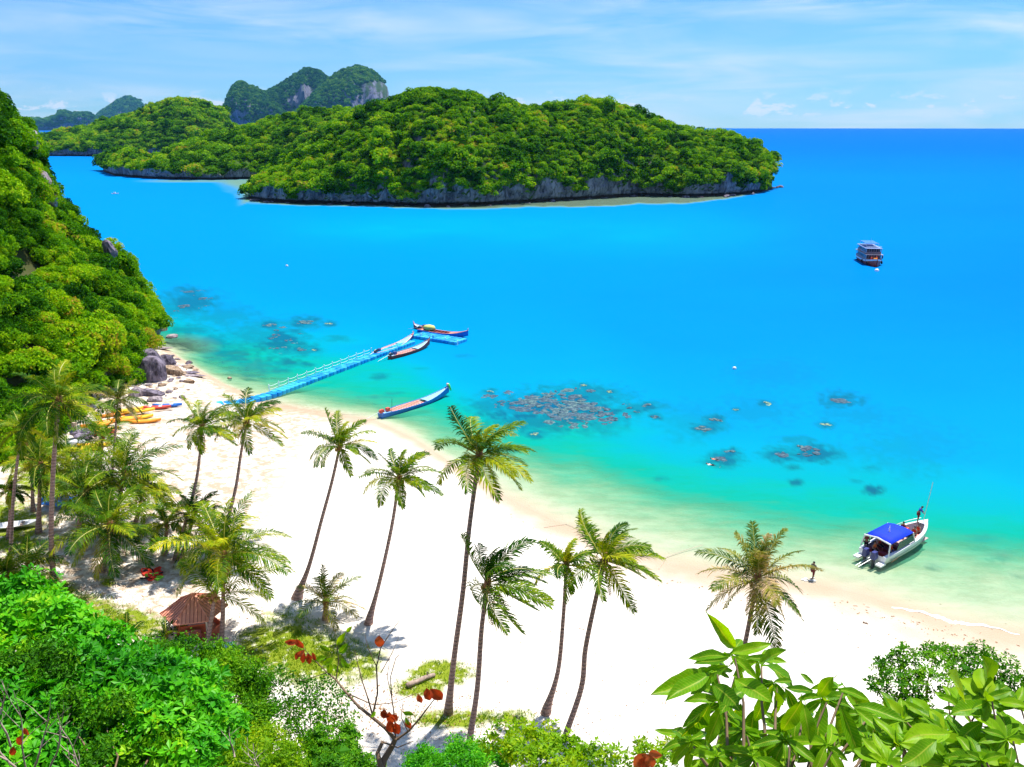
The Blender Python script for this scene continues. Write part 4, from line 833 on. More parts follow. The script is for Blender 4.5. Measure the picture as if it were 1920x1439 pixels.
bush('sapling', 'round pale green sapling against the trunk of the second leaning palm', 'sapling',
     [(665, 1135, 58, .5), (650, 1148, 57.5, .4), (680, 1128, 58, .4), (672, 1152, 57.5, .35), (690, 1140, 58, .25)], (G(668, 1178).x, G(668, 1178).y), YELLOWLEAF, 20, ln=0.3, dens=9, k=4, core=0, wid=.7, r0=0.05)
bush('shrub_tree', 'dark low shrub at the top end of the fallen log', 'shrub',
     [(835, 1232, 50.5, .7), (850, 1240, 50, .55), (815, 1240, 50, .6), (842, 1222, 51, .4), (825, 1250, 49.5, .5)], (G(838, 1252).x, G(838, 1252).y), MIDLEAF, 21, ln=0.16, dens=34, k=5, style='quad', wid=.5, r0=.05)
bush('sapling', 'thin pale sapling standing above the dark shrub by the log', 'sapling',
     [(828, 1205, 52, .3), (812, 1202, 52, .25), (845, 1205, 52, .22), (832, 1215, 52, .2)], (G(830, 1245).x, G(830, 1245).y), YELLOWLEAF, 22, ln=0.25, dens=16, k=4, core=0, wid=.6, r0=.03)
bush('shrub_tree', 'scruffy shrub hugging the foot of the thin palm', 'shrub',
     [(1000, 1345, 44.5, .45), (1022, 1348, 44.5, .45), (985, 1355, 44, .35), (1035, 1345, 44.5, .3), (1010, 1335, 45, .3)], (G(1010, 1360).x, G(1010, 1360).y), FOREST, 23, ln=0.15, dens=40, k=5, style='quad', wid=.4, r0=.04)
bush('hedge', 'dense green creeper covering the grassy mound', 'shrub',
     [(560, 1165, 56, .7), (600, 1180, 54.5, .8), (540, 1185, 54.5, .7), (585, 1205, 53, .8), (630, 1205, 53, .7), (530, 1215, 52.5, .6), (560, 1235, 51, .8), (610, 1240, 51, .8), (500, 1240, 51, .6), (650, 1235, 51.5, .6), (580, 1270, 49.5, .7), (640, 1270, 49.5, .7), (530, 1265, 49.8, .6), (690, 1262, 50, .5), (510, 1200, 53.4, .4)],
     (G(585, 1230).x, G(585, 1230).y), MIDLEAF, 24, ln=0.17, dens=46, k=5, style='quad', wid=.4, r0=.05, core=.75)
bush('shrub_tree', 'bright yellow-green shrub at the headland foot behind the shaggy palm', 'shrub',
     [(140, 795, 97, 1.0), (130, 775, 98, .9), (150, 780, 98, .8), (120, 800, 96, .8)], (G(138, 815).x, G(138, 815).y), YELLOWLEAF, 25, ln=0.3, dens=14, k=5, style='quad', r0=.06)
for q, (px, py, y_, w_, lab) in enumerate([(20, 880, 84, 1.6, 'dark tangled shrub under the thin edge palm'), (60, 905, 80, 1.3, 'tangled shrub at the foot of the wooded slope'), (90, 860, 87, 1.5, 'leafy shrub beside the very tall thick palm trunk'), (160, 845, 90, .8, 'small shrub next to the grey heap by the kayaks'), (40, 1000, 70, .7, 'low shrub beside the lawn'), (85, 1020, 68, .8, 'low shrub behind the bushy young palm'), (10, 840, 90, 2, 'wide shrub under the headland trees')]):
    bush('shrub_tree', lab, 'shrub', [(px, py, y_, w_), (px-14, py+8, y_-.5, w_*.7), (px+15, py+6, y_-.3, w_*.75), (px+4, py+14, y_-1, w_*.7)], (AY(px, py, y_).x, y_), FOREST if q % 2 else MIDLEAF, 260+q, ln=0.2, dens=22, k=4, style='quad', r0=.06)
# grass tufts on the sand
rng = np.random.default_rng(3); gp = []
for a, b, c, d_ in GRASSP:
    for _ in range(int(c*d_*0.09)):
        r_ = math.sqrt(rng.random())*1.05; th = rng.random()*6.28; gp.append((a+c*r_*math.cos(th), b+d_*r_*math.sin(th)))
V = []; F = []; T = []
for px, py in gp:
    if not (-30 < px < 1950): continue
    g = ground_pt(px, py); tt = rng.random()
    for k in range(7):
        a = rng.random()*6.28; h = rng.uniform(.08, .26); c_ = Vector((rng.normal()*.12, rng.normal()*.12, -.02)); s_ = Vector((math.cos(a), math.sin(a), 0))*.025; l_ = Vector((rng.normal(), rng.normal(), 0))*.08
        b = len(V); V += [tuple(g+c_-s_), tuple(g+c_+s_), tuple(g+c_+l_+Vector((0, 0, h)))]; F.append((b, b+1, b+2)); T += [tt]*3
tag(link('grass', raw_mesh('grass', V, F, {'tint': T}), GRASS), kind='stuff')
# fallen leaf litter and shell grit
V = []; F = []; T = []
wrack = [(1560+k*9+rng.normal()*4, np.interp(1560+k*9, WL[:, 0], WL[:, 1])+26+rng.normal()*5) for k in range(40)] + [(900+k*14+rng.normal()*6, np.interp(900+k*14, WL[:, 0], WL[:, 1])+30+rng.normal()*7) for k in range(40)]
for px, py in wrack:
    for _ in range(2):
        g = ground_pt(px+rng.normal()*2, py+rng.normal()); a = rng.random()*6.28; s = rng.uniform(.04, .12); u = Vector((math.cos(a), math.sin(a), 0)); w_ = Vector((-u.y, u.x, 0)); b = len(V); V += [tuple(g+u*s+Vector((0, 0, .02))), tuple(g+w_*s*.4+Vector((0, 0, .04))), tuple(g-u*s+Vector((0, 0, .015))), tuple(g-w_*s*.4+Vector((0, 0, .02)))]; F.append((b, b+1, b+2, b+3)); T += [rng.random()]*4
for (cx, cy_, rx, ry, n) in [(480, 1150, 60, 30, 90), (200, 1140, 130, 50, 500), (720, 1340, 80, 60, 350), (950, 1370, 200, 30, 260), (1200, 1380, 260, 50, 60), (800, 1320, 120, 40, 220), (1650, 1180, 220, 50, 70), (1150, 1250, 300, 130, 45), (330, 900, 40, 60, 60)]:
    for _ in range(n):
        px = cx+rng.normal()*rx*.5; py = cy_+rng.normal()*ry*.5; g = ground_pt(px, py); a = rng.random()*6.28; s = rng.uniform(.03, .10); u = Vector((math.cos(a), math.sin(a), 0)); w_ = Vector((-u.y, u.x, 0))
        b = len(V); V += [tuple(g+u*s+Vector((0, 0, .02))), tuple(g+w_*s*.4+Vector((0, 0, .04))), tuple(g-u*s+Vector((0, 0, .015))), tuple(g-w_*s*.4+Vector((0, 0, .02)))]; F.append((b, b+1, b+2, b+3)); T += [rng.random()]*4
tag(link('leaf_litter', raw_mesh('leaf_litter', V, F, {'tint': T}), DEADPALM), kind='stuff')

# ---- single large leaves
def big_leaf_mesh(seed, w=0.34, droop=0.25, fold=0.22):
    rg = random.Random(seed); V = []; F = []; n = 9; pr = [0, .45, .78, .96, 1, .95, .78, .45, 0]
    for i in range(n):
        s = i/(n-1); z = -droop*s*s + 0.02*math.sin(s*9+seed); h = pr[i]*w/2; yy = 0.03*math.sin(s*4+seed)
        for k, c_ in enumerate((-1, -.5, 0, .5, 1)): V.append((s, yy+c_*h*(1+.04*math.sin(s*23+k)), z + abs(c_)*h*fold*2 - (0.012 if c_ == 0 else 0) + 0.012*math.sin(s*16+c_*3+seed)))
    for i in range(n-1):
        for k in range(4): b = i*5+k; F.append((b, b+5, b+6, b+1))
    V += [(-.12, -.008, 0), (-.12, .008, 0), (0.02, -.008, 0.0), (.02, .008, 0)]; F.append((45, 47, 48, 46))
    T = [0.5]*45+[.9]*4
    return raw_mesh('leaf', V, F, {'tint': T, 'along': [0.02+(i//5)/8 for i in range(45)]+[0]*4, 'across': [(-1, -.5, 0, .5, 1)[i % 5] for i in range(45)]+[0]*4}, True)
def leaf_set(mat, sd, **kw):
    out = []
    for i in range(5): me = big_leaf_mesh(sd+i, **kw); me.materials.append(mat); out.append(me)
    return out
LV = leaf_set(BIGLEAF, 1, w=.27, droop=.16); LVR = leaf_set(REDLEAF, 10, w=.5, droop=.3); LVY = leaf_set(YELLOWLEAF, 20, w=.42, droop=.15)
def put_leaf(root, a, b, meshes, rg, up=None, name='leaf', wide=1.0):
    a = Vector(a); b = Vector(b); X_ = (b-a); L = X_.length; X_.normalize(); up = Vector(up or (rg.uniform(-.3, .3), -0.55, 1)); Y_ = up.cross(X_).normalized(); Z_ = X_.cross(Y_)
    M4 = Matrix((X_, Y_, Z_)).transposed().to_4x4(); o = link(name, rg.choice(meshes), None, root)
    o.matrix_local = Matrix.Translation(a-Vector(root.location)) @ M4 @ Matrix.Diagonal((L, L*wide, L, 1)); return o
rg = random.Random(8)
base = Vector((1.6, 3.6, gz(1.6, 3.6))); root = thing('large_leaf_shrub', 'close-up shrub with long glossy hanging leaves before the lone dry palm', 'shrub', tuple(base))
BL = [((1379, 1212), (1339, 1170), .62), ((1368, 1228), (1446, 1201), 1), ((1365, 1232), (1288, 1227), 1), ((1365, 1235), (1300, 1242), 1), ((1332, 1262), (1226, 1292), 1), ((1328, 1262), (1257, 1305), 1), ((1365, 1250), (1285, 1298), 1.1),
      ((1354, 1318), (1276, 1360), 1), ((1335, 1322), (1279, 1395), 1), ((1350, 1320), (1328, 1402), 1.3), ((1385, 1318), (1363, 1393), 1.3), ((1394, 1262), (1375, 1310), 1.6), ((1400, 1235), (1455, 1231), 1), ((1422, 1243), (1462, 1214), 1.3), ((1428, 1247), (1478, 1260), 1),
      ((1450, 1290), (1413, 1360), 1.1), ((1457, 1295), (1454, 1360), 1.2), ((1469, 1291), (1507, 1356), 1.1), ((1472, 1290), (1530, 1293), 1), ((1538, 1315), (1541, 1424), 1.3), ((1560, 1321), (1590, 1402), 1), ((1570, 1323), (1622, 1427), 1), ((1585, 1290), (1655, 1378), 1.2), ((1565, 1271), (1530, 1307), 1.8), ((1527, 1283), (1500, 1262), 1.2),
      ((1600, 1320), (1700, 1348), 1), ((1600, 1330), (1690, 1385), 1), ((1440, 1250), (1500, 1285), 1.2), ((1400, 1290), (1350, 1330), 1.4), ((1380, 1270), (1440, 1310), 1.5), ((1340, 1280), (1380, 1330), 1.5), ((1500, 1310), (1470, 1380), 1.4), ((1510, 1320), (1520, 1395), 1.4), ((1420, 1330), (1400, 1400), 1.4), ((1480, 1340), (1440, 1420), 1.4)]
tips = []
for (a, b, wd) in BL:
    y_ = rg.uniform(4.4, 5.2); A = AY(*a, y_); B = AY(*b, y_-rg.uniform(-.1, .3)); put_leaf(root, A, B, LV, rg, (rg.uniform(-.5, .5), -.9, .7) if abs(a[0]-b[0]) < abs(a[1]-b[1]) else None, wide=wd)
hubs = [AY(1378, 1235, 4.9), AY(1345, 1265, 4.9), AY(1360, 1320, 4.8), AY(1457, 1290, 4.9), AY(1428, 1245, 5.0), AY(1550, 1318, 4.7), AY(1580, 1300, 4.8), AY(1400, 1380, 4.5), AY(1480, 1400, 4.4), AY(1560, 1410, 4.3), AY(1300, 1400, 4.6), AY(1640, 1400, 4.4), AY(1420, 1430, 4.3), AY(1350, 1430, 4.3), AY(1505, 1350, 4.7), AY(1625, 1350, 4.7)]
for k, h in enumerate(hubs):
    if k < 7: nn = 7
    else: nn = 14
    for i in range(nn):
        a = i*2.4+rg.uniform(-.3, .3); dz = rg.uniform(-1.3, -.05); d_ = Vector((math.cos(a), math.sin(a)*.8+.15, dz)).normalized()*rg.uniform(.14, .27); put_leaf(root, h+Vector((0, .08, -.02)), h+d_+Vector((0, .1, 0)), LV, rg)
mb = MB(base); fork = base+Vector((-.1, .3, 1.2)); rn = np.random.default_rng(5)
branchy(mb, base-Vector((0, 0, .15)), fork, .05, .035, rn)
for h in hubs: branchy(mb, fork, h, .02, .006, rn)
mb.obj('stem', WOOD, root, True)
base = Vector((2.1, 4.9, gz(2.1, 4.9))); root = thing('large_leaf_shrub', 'darker leafy undergrowth filling in behind the long hanging leaves', 'shrub', tuple(base))
hubs = [AY(1290+k*34+rg.uniform(-12, 12), 1400+rg.uniform(-25, 30)-(30 if 4 < k < 13 else 0), 5.9+rg.uniform(-.3, .3)) for k in range(18)]
for h in hubs:
    for i in range(15):
        a = i*2.4+rg.uniform(-.3, .3); d_ = Vector((math.cos(a), math.sin(a)*.8, rg.uniform(-1.0, .2))).normalized()*rg.uniform(.14, .26); put_leaf(root, h+Vector((rg.uniform(-.05, .05), 0, rg.uniform(-.15, .1))), h+d_, LV, rg)
mb = MB(base); fork = base+Vector((0, .3, 1.0)); branchy(mb, base-Vector((0, 0, .15)), fork, .05, .035, rn)
for h in hubs: branchy(mb, fork, h, .018, .005, rn)
mb.obj('stem', WOOD, root, True)
base = Vector((2.75, 3.1, gz(2.75, 3.1))); root = thing('large_leaf_shrub', 'very near blurry-looking shrub of broad yellow-green leaves in the corner below the star-leaved tree', 'shrub', tuple(base))
BL2 = [((1844, 1310), (1862, 1242), 1.9), ((1804, 1310), (1792, 1265), 1.3), ((1855, 1318), (1790, 1337), 1.4), ((1871, 1313), (1925, 1322), 1.5), ((1822, 1408), (1738, 1428), 1.5), ((1880, 1350), (1930, 1372), 1.3), ((1840, 1350), (1800, 1395), 1.4), ((1780, 1372), (1700, 1385), 1.4), ((1760, 1390), (1690, 1430), 1.4), ((1895, 1400), (1895, 1440), 1.5)]
for (a, b, wd) in BL2:
    y_ = rg.uniform(3.7, 4.2); put_leaf(root, AY(*a, y_), AY(*b, y_-.1), LV if wd != 1.3 else LVY, rg, wide=wd)
hubs = [AY(1860, 1316, 4.0), AY(1822, 1408, 3.9), AY(1780, 1375, 4.1), AY(1900, 1390, 3.8), AY(1740, 1420, 4.0), AY(1690, 1400, 4.2), AY(1850, 1430, 3.7), AY(1915, 1330, 4.1), AY(1700, 1355, 4.4), AY(1880, 1440, 3.7), AY(1790, 1440, 3.8), AY(1750, 1350, 4.4), AY(1810, 1330, 4.3), AY(1670, 1435, 4.0)]
for h in hubs:
    for i in range(17):
        a = i*2.4+rg.uniform(-.3, .3); d_ = Vector((math.cos(a), math.sin(a)*.8+.1, rg.uniform(-.6, .5))).normalized()*rg.uniform(.09, .18); put_leaf(root, h+Vector((0, .05, -.03)), h+d_+Vector((0, .1, 0)), LVY if rg.random() < .35 else LV, rg, wide=1.15)
mb = MB(base); fork = base+Vector((.1, .3, 1.0)); branchy(mb, base-Vector((0, 0, .15)), fork, .045, .03, rn)
for h in hubs: branchy(mb, fork, h, .016, .005, rn)
mb.obj('stem', WOOD, root, True)
# a few red leaves on their own twigs
def twig_tree(name, label, cat, base, paths, r, mat, reds=(), y=10, groups=None, leafset=None, size=1.0):
    b = Vector((base[0], base[1], gz(*base))); root = thing(name, label, cat, tuple(b)); mb = MB(b)
    for pth, r0, r1 in paths:
        P = [AY(px, py, yy) for px, py, yy in pth]; P = [b-Vector((0, 0, .2))]+P if pth is paths[0][0] else P
        mb.tube(P, [r0+(r1-r0)*i/(len(P)-1) for i in range(len(P))], 6, False)
    mb.obj('branches', mat, root, True)
    for (px, py, yy, tx, ty, ls, wd) in reds: put_leaf(root, AY(px, py, yy), AY(tx, ty, yy-.05), ls, rg, (rg.uniform(-.3, .3), -1, .4), wide=wd)
    return root
rd = [(712, 1192, 9.4, 710, 1216, LVR, 1.5), (800, 1290, 9, 806, 1317, LVR, 1.2), (808, 1291, 9, 829, 1316, LVR, 1.3), (784, 1302, 9, 790, 1320, LVR, 1.2), (722, 1330, 9, 718, 1350, LVR, 1.4), (730, 1335, 9, 733, 1360, LVR, 1.4), (735, 1340, 9, 745, 1352, LVR, 1.4), (740, 1355, 9, 748, 1380, LVR, 1.2), (728, 1350, 9, 738, 1378, LVR, 1.2), (715, 1338, 9, 728, 1345, LVR, 1.3),
      (762, 1350, 9, 768, 1368, LVR, 1.3), (562, 1222, 9.5, 552, 1238, LVR, 1.0), (570, 1222, 9.5, 566, 1246, LVR, .9), (578, 1224, 9.5, 580, 1248, LVR, .9), (585, 1224, 9.5, 592, 1240, LVR, .9), (572, 1220, 9.5, 556, 1232, LVR, 1), (560, 1205, 9.5, 534, 1205, LVR, .9), (556, 1198, 9.5, 566, 1218, LVR, 1.2), (548, 1200, 9.5, 540, 1210, LVR, .8),
      (625, 1232, 9.5, 605, 1250, LV, 1.6), (620, 1240, 9.5, 615, 1268, LV, 1.5), (635, 1225, 9.5, 650, 1210, LV, 1.6), (640, 1235, 9.5, 655, 1255, LV, 1.5), (632, 1210, 9.5, 645, 1188, LVY, .8), (612, 1230, 9.5, 590, 1240, LV, 1.5), (618, 1222, 9.5, 600, 1212, LV, 1.4), (650, 1186, 9.5, 658, 1176, LVY, .9), (625, 1246, 9.5, 638, 1262, LV, 1.4), (755, 1335, 9, 775, 1342, LV, 1.4), (760, 1345, 9, 768, 1362, LV, 1.3), (705, 1335, 9, 695, 1345, LVY, 1.3)]
paths = [([(714, 1450, 8.8), (720, 1425, 8.9), (735, 1400, 9.0), (742, 1385, 9.0)], .055, .03), ([(714, 1440, 8.8), (708, 1412, 8.9), (718, 1390, 9)], .035, .02), ([(742, 1388, 9), (722, 1365, 9), (700, 1347, 9.1), (672, 1325, 9.2), (650, 1300, 9.3), (630, 1275, 9.4), (612, 1260, 9.5)], .03, .01),
         ([(742, 1388, 9), (765, 1372, 9), (785, 1350, 9), (800, 1330, 9), (814, 1312, 9)], .018, .006), ([(700, 1347, 9.1), (690, 1310, 9.2), (680, 1280, 9.3), (672, 1250, 9.4), (665, 1220, 9.4)], .012, .004), ([(698, 1345, 9.1), (708, 1300, 9.2), (706, 1250, 9.3), (714, 1215, 9.4), (730, 1190, 9.4), (748, 1165, 9.4)], .013, .003),
         ([(706, 1250, 9.3), (690, 1215, 9.3), (684, 1190, 9.4)], .006, .003), ([(714, 1262, 9.3), (735, 1225, 9.3), (748, 1195, 9.4)], .006, .002), ([(650, 1300, 9.3), (700, 1322, 9.2), (740, 1318, 9.1), (780, 1300, 9.0)], .008, .003), ([(742, 1388, 9), (740, 1350, 9), (735, 1310, 9.1), (732, 1270, 9.1), (742, 1235, 9.2), (748, 1228, 9.2)], .010, .003),
         ([(735, 1310, 9.1), (726, 1270, 9.1), (730, 1240, 9.2)], .006, .003), ([(612, 1260, 9.5), (590, 1238, 9.5), (575, 1222, 9.5), (558, 1200, 9.5)], .008, .003), ([(630, 1275, 9.4), (635, 1240, 9.5), (632, 1210, 9.5), (650, 1185, 9.5)], .008, .003), ([(765, 1372, 9), (752, 1345, 9), (756, 1315, 9)], .008, .003), ([(612, 1262, 9.4), (570, 1276, 9.5), (535, 1274, 9.6)], .006, .002),
         ([(718, 1392, 9), (745, 1402, 8.9), (775, 1390, 8.9)], .012, .005)]
twig_tree('bare_tree', 'nearly bare young tree with red wilting leaves and a few green ones over the sand', 'tree', (-1.35, 8.7), paths, .05, WOOD, rd)
def rnd_twigs(base, starts, y, seed, n=6):
    r_ = random.Random(seed); out = []
    for (px, py, ang, ln) in starts:
        P = [(px, py, y)]; a = ang
        for i in range(n): a += r_.uniform(-.25, .25); px += math.cos(a)*ln/n; py -= math.sin(a)*ln/n; P.append((px, py, y+r_.uniform(-.1, .1)))
        out.append((P, .022, .004))
        for j in (2, 3, 4):
            q = P[j]; a2 = a+r_.choice((-1, 1))*r_.uniform(.4, .9); P2 = [q]; x_, y2 = q[0], q[1]
            for i in range(4): a2 += r_.uniform(-.2, .2); x_ += math.cos(a2)*ln*.5/4; y2 -= math.sin(a2)*ln*.5/4; P2.append((x_, y2, y+r_.uniform(-.1, .1)))
            out.append((P2, .009, .003))
    return out
st = [(50, 1450, 1.9, 160), (60, 1450, 1.3, 150), (30, 1440, 2.3, 120), (-10, 1415, -.15, 80), (90, 1450, 1.1, 120), (150, 1455, 1.9, 110), (165, 1455, 2.1, 70), (0, 1340, 1.2, 60), (20, 1400, 2.0, 150)]
twig_tree('dry_shrub', 'pale leafless twigs poking up in front of the bright green tree', 'shrub', (-6.9, 12.2), rnd_twigs(None, st, 12.6, 4), .02, PALEWOOD, [(40, 1380, 12.5, 30, 1400, LVR, 1.2), (25, 1400, 12.5, 22, 1420, LVR, 1.2), (45, 1365, 12.5, 52, 1380, LVR, 1.2)])
twig_tree('dry_shrub', 'short pale dead twigs at the lower edge between green bushes', 'shrub', (-5.2, 15), rnd_twigs(None, [(500, 1450, 2.6, 70), (490, 1452, 2.2, 60), (440, 1420, 1.9, 60)], 16, 9), .02, PALEWOOD)
twig_tree('wilted_sprig', 'sprig of orange-red wilted leaves at the lower edge beside the large hanging leaves', 'sprig', (1.0, 5.0), [([(1235, 1455, 5.6), (1222, 1432, 5.7), (1215, 1415, 5.7)], .012, .006)], .02, WOOD, [(1215, 1415, 5.7, 1190, 1440, LVR, 1.9), (1216, 1412, 5.7, 1240, 1418, LVR, 1.2), (1212, 1418, 5.7, 1205, 1445, LVR, 1.8), (1218, 1415, 5.6, 1222, 1442, LVR, 1.6)])
# ------------------------------------------------------------------ boats, jetty, hut and other made things
WHITE = simple('white_paint', (0.78, 0.80, 0.84), 0.3, 0.5, 0, 0.04); CREAM = simple('cream_paint', (0.72, 0.66, 0.58), 0.45)
PALEBLUE = simple('pale_blue_paint', (0.30, 0.62, 0.85), 0.4); BLUEP = simple('blue_paint', (0.02, 0.16, 0.62), 0.35); DEEPBLUE = simple('deep_blue_canvas', (0.004, 0.035, 0.62), 0.7, 0.2)
REDP = simple('red_paint', (0.60, 0.07, 0.04), 0.45); SALMON = simple('salmon_plank', (0.80, 0.30, 0.22), 0.6); DARKRED = simple('dark_red_paint', (0.28, 0.03, 0.03), 0.5)
DARK = simple('dark_engine', (0.03, 0.03, 0.05), 0.4); NAVY = simple('navy_cowling', (0.05, 0.06, 0.22), 0.3); GLASS = simple('tinted_glass', (0.02, 0.03, 0.05), 0.08, 0.8); STEEL = simple('steel_tube', (0.6, 0.62, 0.66), 0.3, 0.5, 0.6)
PONT = simple('pontoon_plastic', (0.0, 0.26, 0.70), 0.4, 0.4, 0, 0.25, 1.5); PONTL = simple('pale_pontoon_plastic', (0.03, 0.42, 0.76), 0.4, 0.4, 0, 0.2, 1.5)
ORANGE = simple('orange_plastic', (0.90, 0.32, 0.02), 0.4); YELLOW = simple('yellow_plastic', (0.92, 0.55, 0.02), 0.4); GREEN = simple('green_cloth', (0.10, 0.75, 0.12), 0.7, 0.2); TARP = simple('yellow_green_tarpaulin', (0.50, 0.52, 0.16), 0.8)
REDV = simple('red_vest_cloth', (0.72, 0.05, 0.03), 0.7, 0.2); ORV = simple('orange_vest_cloth', (0.85, 0.16, 0.03), 0.7, 0.2); LIME = simple('lime_cloth', (0.25, 0.65, 0.05), 0.7, 0.2); BLACKC = simple('black_cloth', (0.02, 0.02, 0.03), 0.8, 0.2)
SKIN = simple('skin', (0.42, 0.22, 0.13), 0.6); DSKIN = simple('tan_skin', (0.22, 0.11, 0.065), 0.6); HAIR = simple('black_hair', (0.012, 0.01, 0.01), 0.5); BLUEC = simple('blue_shirt_cloth', (0.02, 0.09, 0.45), 0.8, 0.2); GREYC = simple('grey_cloth', (0.10, 0.10, 0.11), 0.8, 0.2); MAROON = simple('maroon_cloth', (0.16, 0.03, 0.04), 0.8, 0.2)
ROPE = simple('rope_fibre', (0.55, 0.48, 0.38), 0.9); TYRE = simple('tyre_rubber', (0.02, 0.02, 0.025), 0.8, 0.3); WOODP = simple('driftwood', (0.36, 0.27, 0.22), 0.85, 0.2, 0, 0.3, 6, 0.02)

def Rz(a): return Matrix.Rotation(a, 3, 'Z')
# ---- people
def person(name_label, pos, rz, pose, top, bottom, skin=SKIN, hat=None, vest=None, h=1.68, group=None):
    root = thing('person', name_label, 'person', pos, rz, group); k = h/1.7
    J = dict(pelvis=(0, 0, .95), waist=(0, .0, 1.1), chest=(0, .0, 1.33), neck=(0, 0, 1.49), head=(0, .01, 1.58), crown=(0, .01, 1.68),
             ls=(-.17, 0, 1.42), le=(-.24, 0, 1.14), lh=(-.25, .06, .9), rs=(.17, 0, 1.42), re=(.24, 0, 1.14), rh=(.25, .06, .9),
             lhip=(-.09, 0, .9), lk=(-.1, .02, .5), lf=(-.1, 0, .06), lt=(-.1, .17, .03), rhip=(.09, 0, .9), rk=(.1, .02, .5), rf=(.1, 0, .06), rt=(.1, .17, .03))
    if pose == 'walk': J.update(lk=(-.1, .22, .56), lf=(-.1, .26, .14), lt=(-.1, .42, .12), rk=(.1, -.05, .5), rf=(.1, -.22, .08), rt=(.1, -.08, .03), lh=(-.32, -.08, .95), rh=(.38, .2, 1.0), re=(.30, .06, 1.16))
    if pose == 'lean': J.update(chest=(0, .10, 1.30), neck=(0, .17, 1.45), head=(0, .22, 1.53), crown=(0, .26, 1.62), ls=(-.17, .12, 1.39), rs=(.17, .12, 1.39), le=(-.22, .28, 1.15), lh=(-.18, .48, 1.0), re=(.22, .28, 1.15), rh=(.18, .48, 1.0))
    if pose == 'sit':
        for a in ('pelvis', 'waist', 'chest', 'neck', 'head', 'crown', 'ls', 'le', 'lh', 'rs', 're', 'rh', 'lhip', 'rhip'): x, y, z = J[a]; J[a] = (x, y, z-.45)
        J.update(lk=(-.12, .42, .50), lf=(-.12, .45, .06), lt=(-.12, .6, .03), rk=(.12, .42, .50), rf=(.12, .45, .06), rt=(.12, .6, .03), lh=(-.14, .35, .55), rh=(.14, .35, .55))
    if pose == 'float':
        for a in J: x, y, z = J[a]; J[a] = (x*1.3, z-.85, .0+y*.5+(.07 if a in ('head', 'crown', 'neck') else 0))
        J.update(le=(-.5, .75, -.02), lh=(-.62, .95, -.05), re=(.5, .7, -.02), rh=(.6, .5, -.05))
    names = list(J); ix = {a: i for i, a in enumerate(names)}
    E = [('pelvis', 'waist'), ('waist', 'chest'), ('chest', 'neck'), ('neck', 'head'), ('head', 'crown'), ('chest', 'ls'), ('ls', 'le'), ('le', 'lh'), ('chest', 'rs'), ('rs', 're'), ('re', 'rh'), ('pelvis', 'lhip'), ('lhip', 'lk'), ('lk', 'lf'), ('lf', 'lt'), ('pelvis', 'rhip'), ('rhip', 'rk'), ('rk', 'rf'), ('rf', 'rt')]
    R = dict(pelvis=.13, waist=.115, chest=.135, neck=.05, head=.085, crown=.06, ls=.06, le=.042, lh=.035, rs=.06, re=.042, rh=.035, lhip=.09, lk=.06, lf=.04, lt=.03, rhip=.09, rk=.06, rf=.04, rt=.03)
    def skinned(nm, keep, grow, mat):
        kn = [a for a in names if a in keep]; li = {a: i for i, a in enumerate(kn)}; me = bpy.data.meshes.new(nm)
        me.from_pydata([tuple(c*k for c in J[a]) for a in kn], [(li[a], li[b]) for a, b in E if a in li and b in li], []); me.materials.append(mat)
        o = bpy.data.objects.new(nm, me); C.objects.link(o); o.parent = root; o.modifiers.new('skin', 'SKIN'); sv = me.skin_vertices[0].data if me.skin_vertices else None
        if sv is None:
            import bmesh
            bm = bmesh.new(); bm.from_mesh(me); bm.verts.layers.skin.verify(); bm.to_mesh(me); bm.free(); sv = me.skin_vertices[0].data
        for i, a in enumerate(kn): sv[i].radius = ((R[a]+grow)*k,)*2; sv[i].use_root = (i == 0)
        sb = o.modifiers.new('sub', 'SUBSURF'); sb.levels = 1; sb.render_levels = 1; return o
    skinned('body', names, 0, skin); skinned('shirt', ('waist', 'chest', 'ls', 'rs') + (('le', 're') if top is not None and top[1] else ()), .022, top[0]); skinned('shorts', ('pelvis', 'lhip', 'lk', 'rhip', 'rk'), .02, bottom)
    hd = Vector(J['head'])*k; cr = Vector(J['crown'])*k; mb = MB(); mb.ball(hd.lerp(cr, .65)+Vector((0, -.02, 0)), (.093, .1, .085), 8, 6); mb.obj('hair', hat or HAIR, root, True)
    mb = MB(); mb.ball(hd+Vector((0, .09, .01) if pose != 'float' else (0, 0, -.09)), .018, 5, 4); mb.obj('nose', skin, root)
    if vest:
        o = skinned('life_vest', ('waist', 'chest'), .05, vest)
    return root

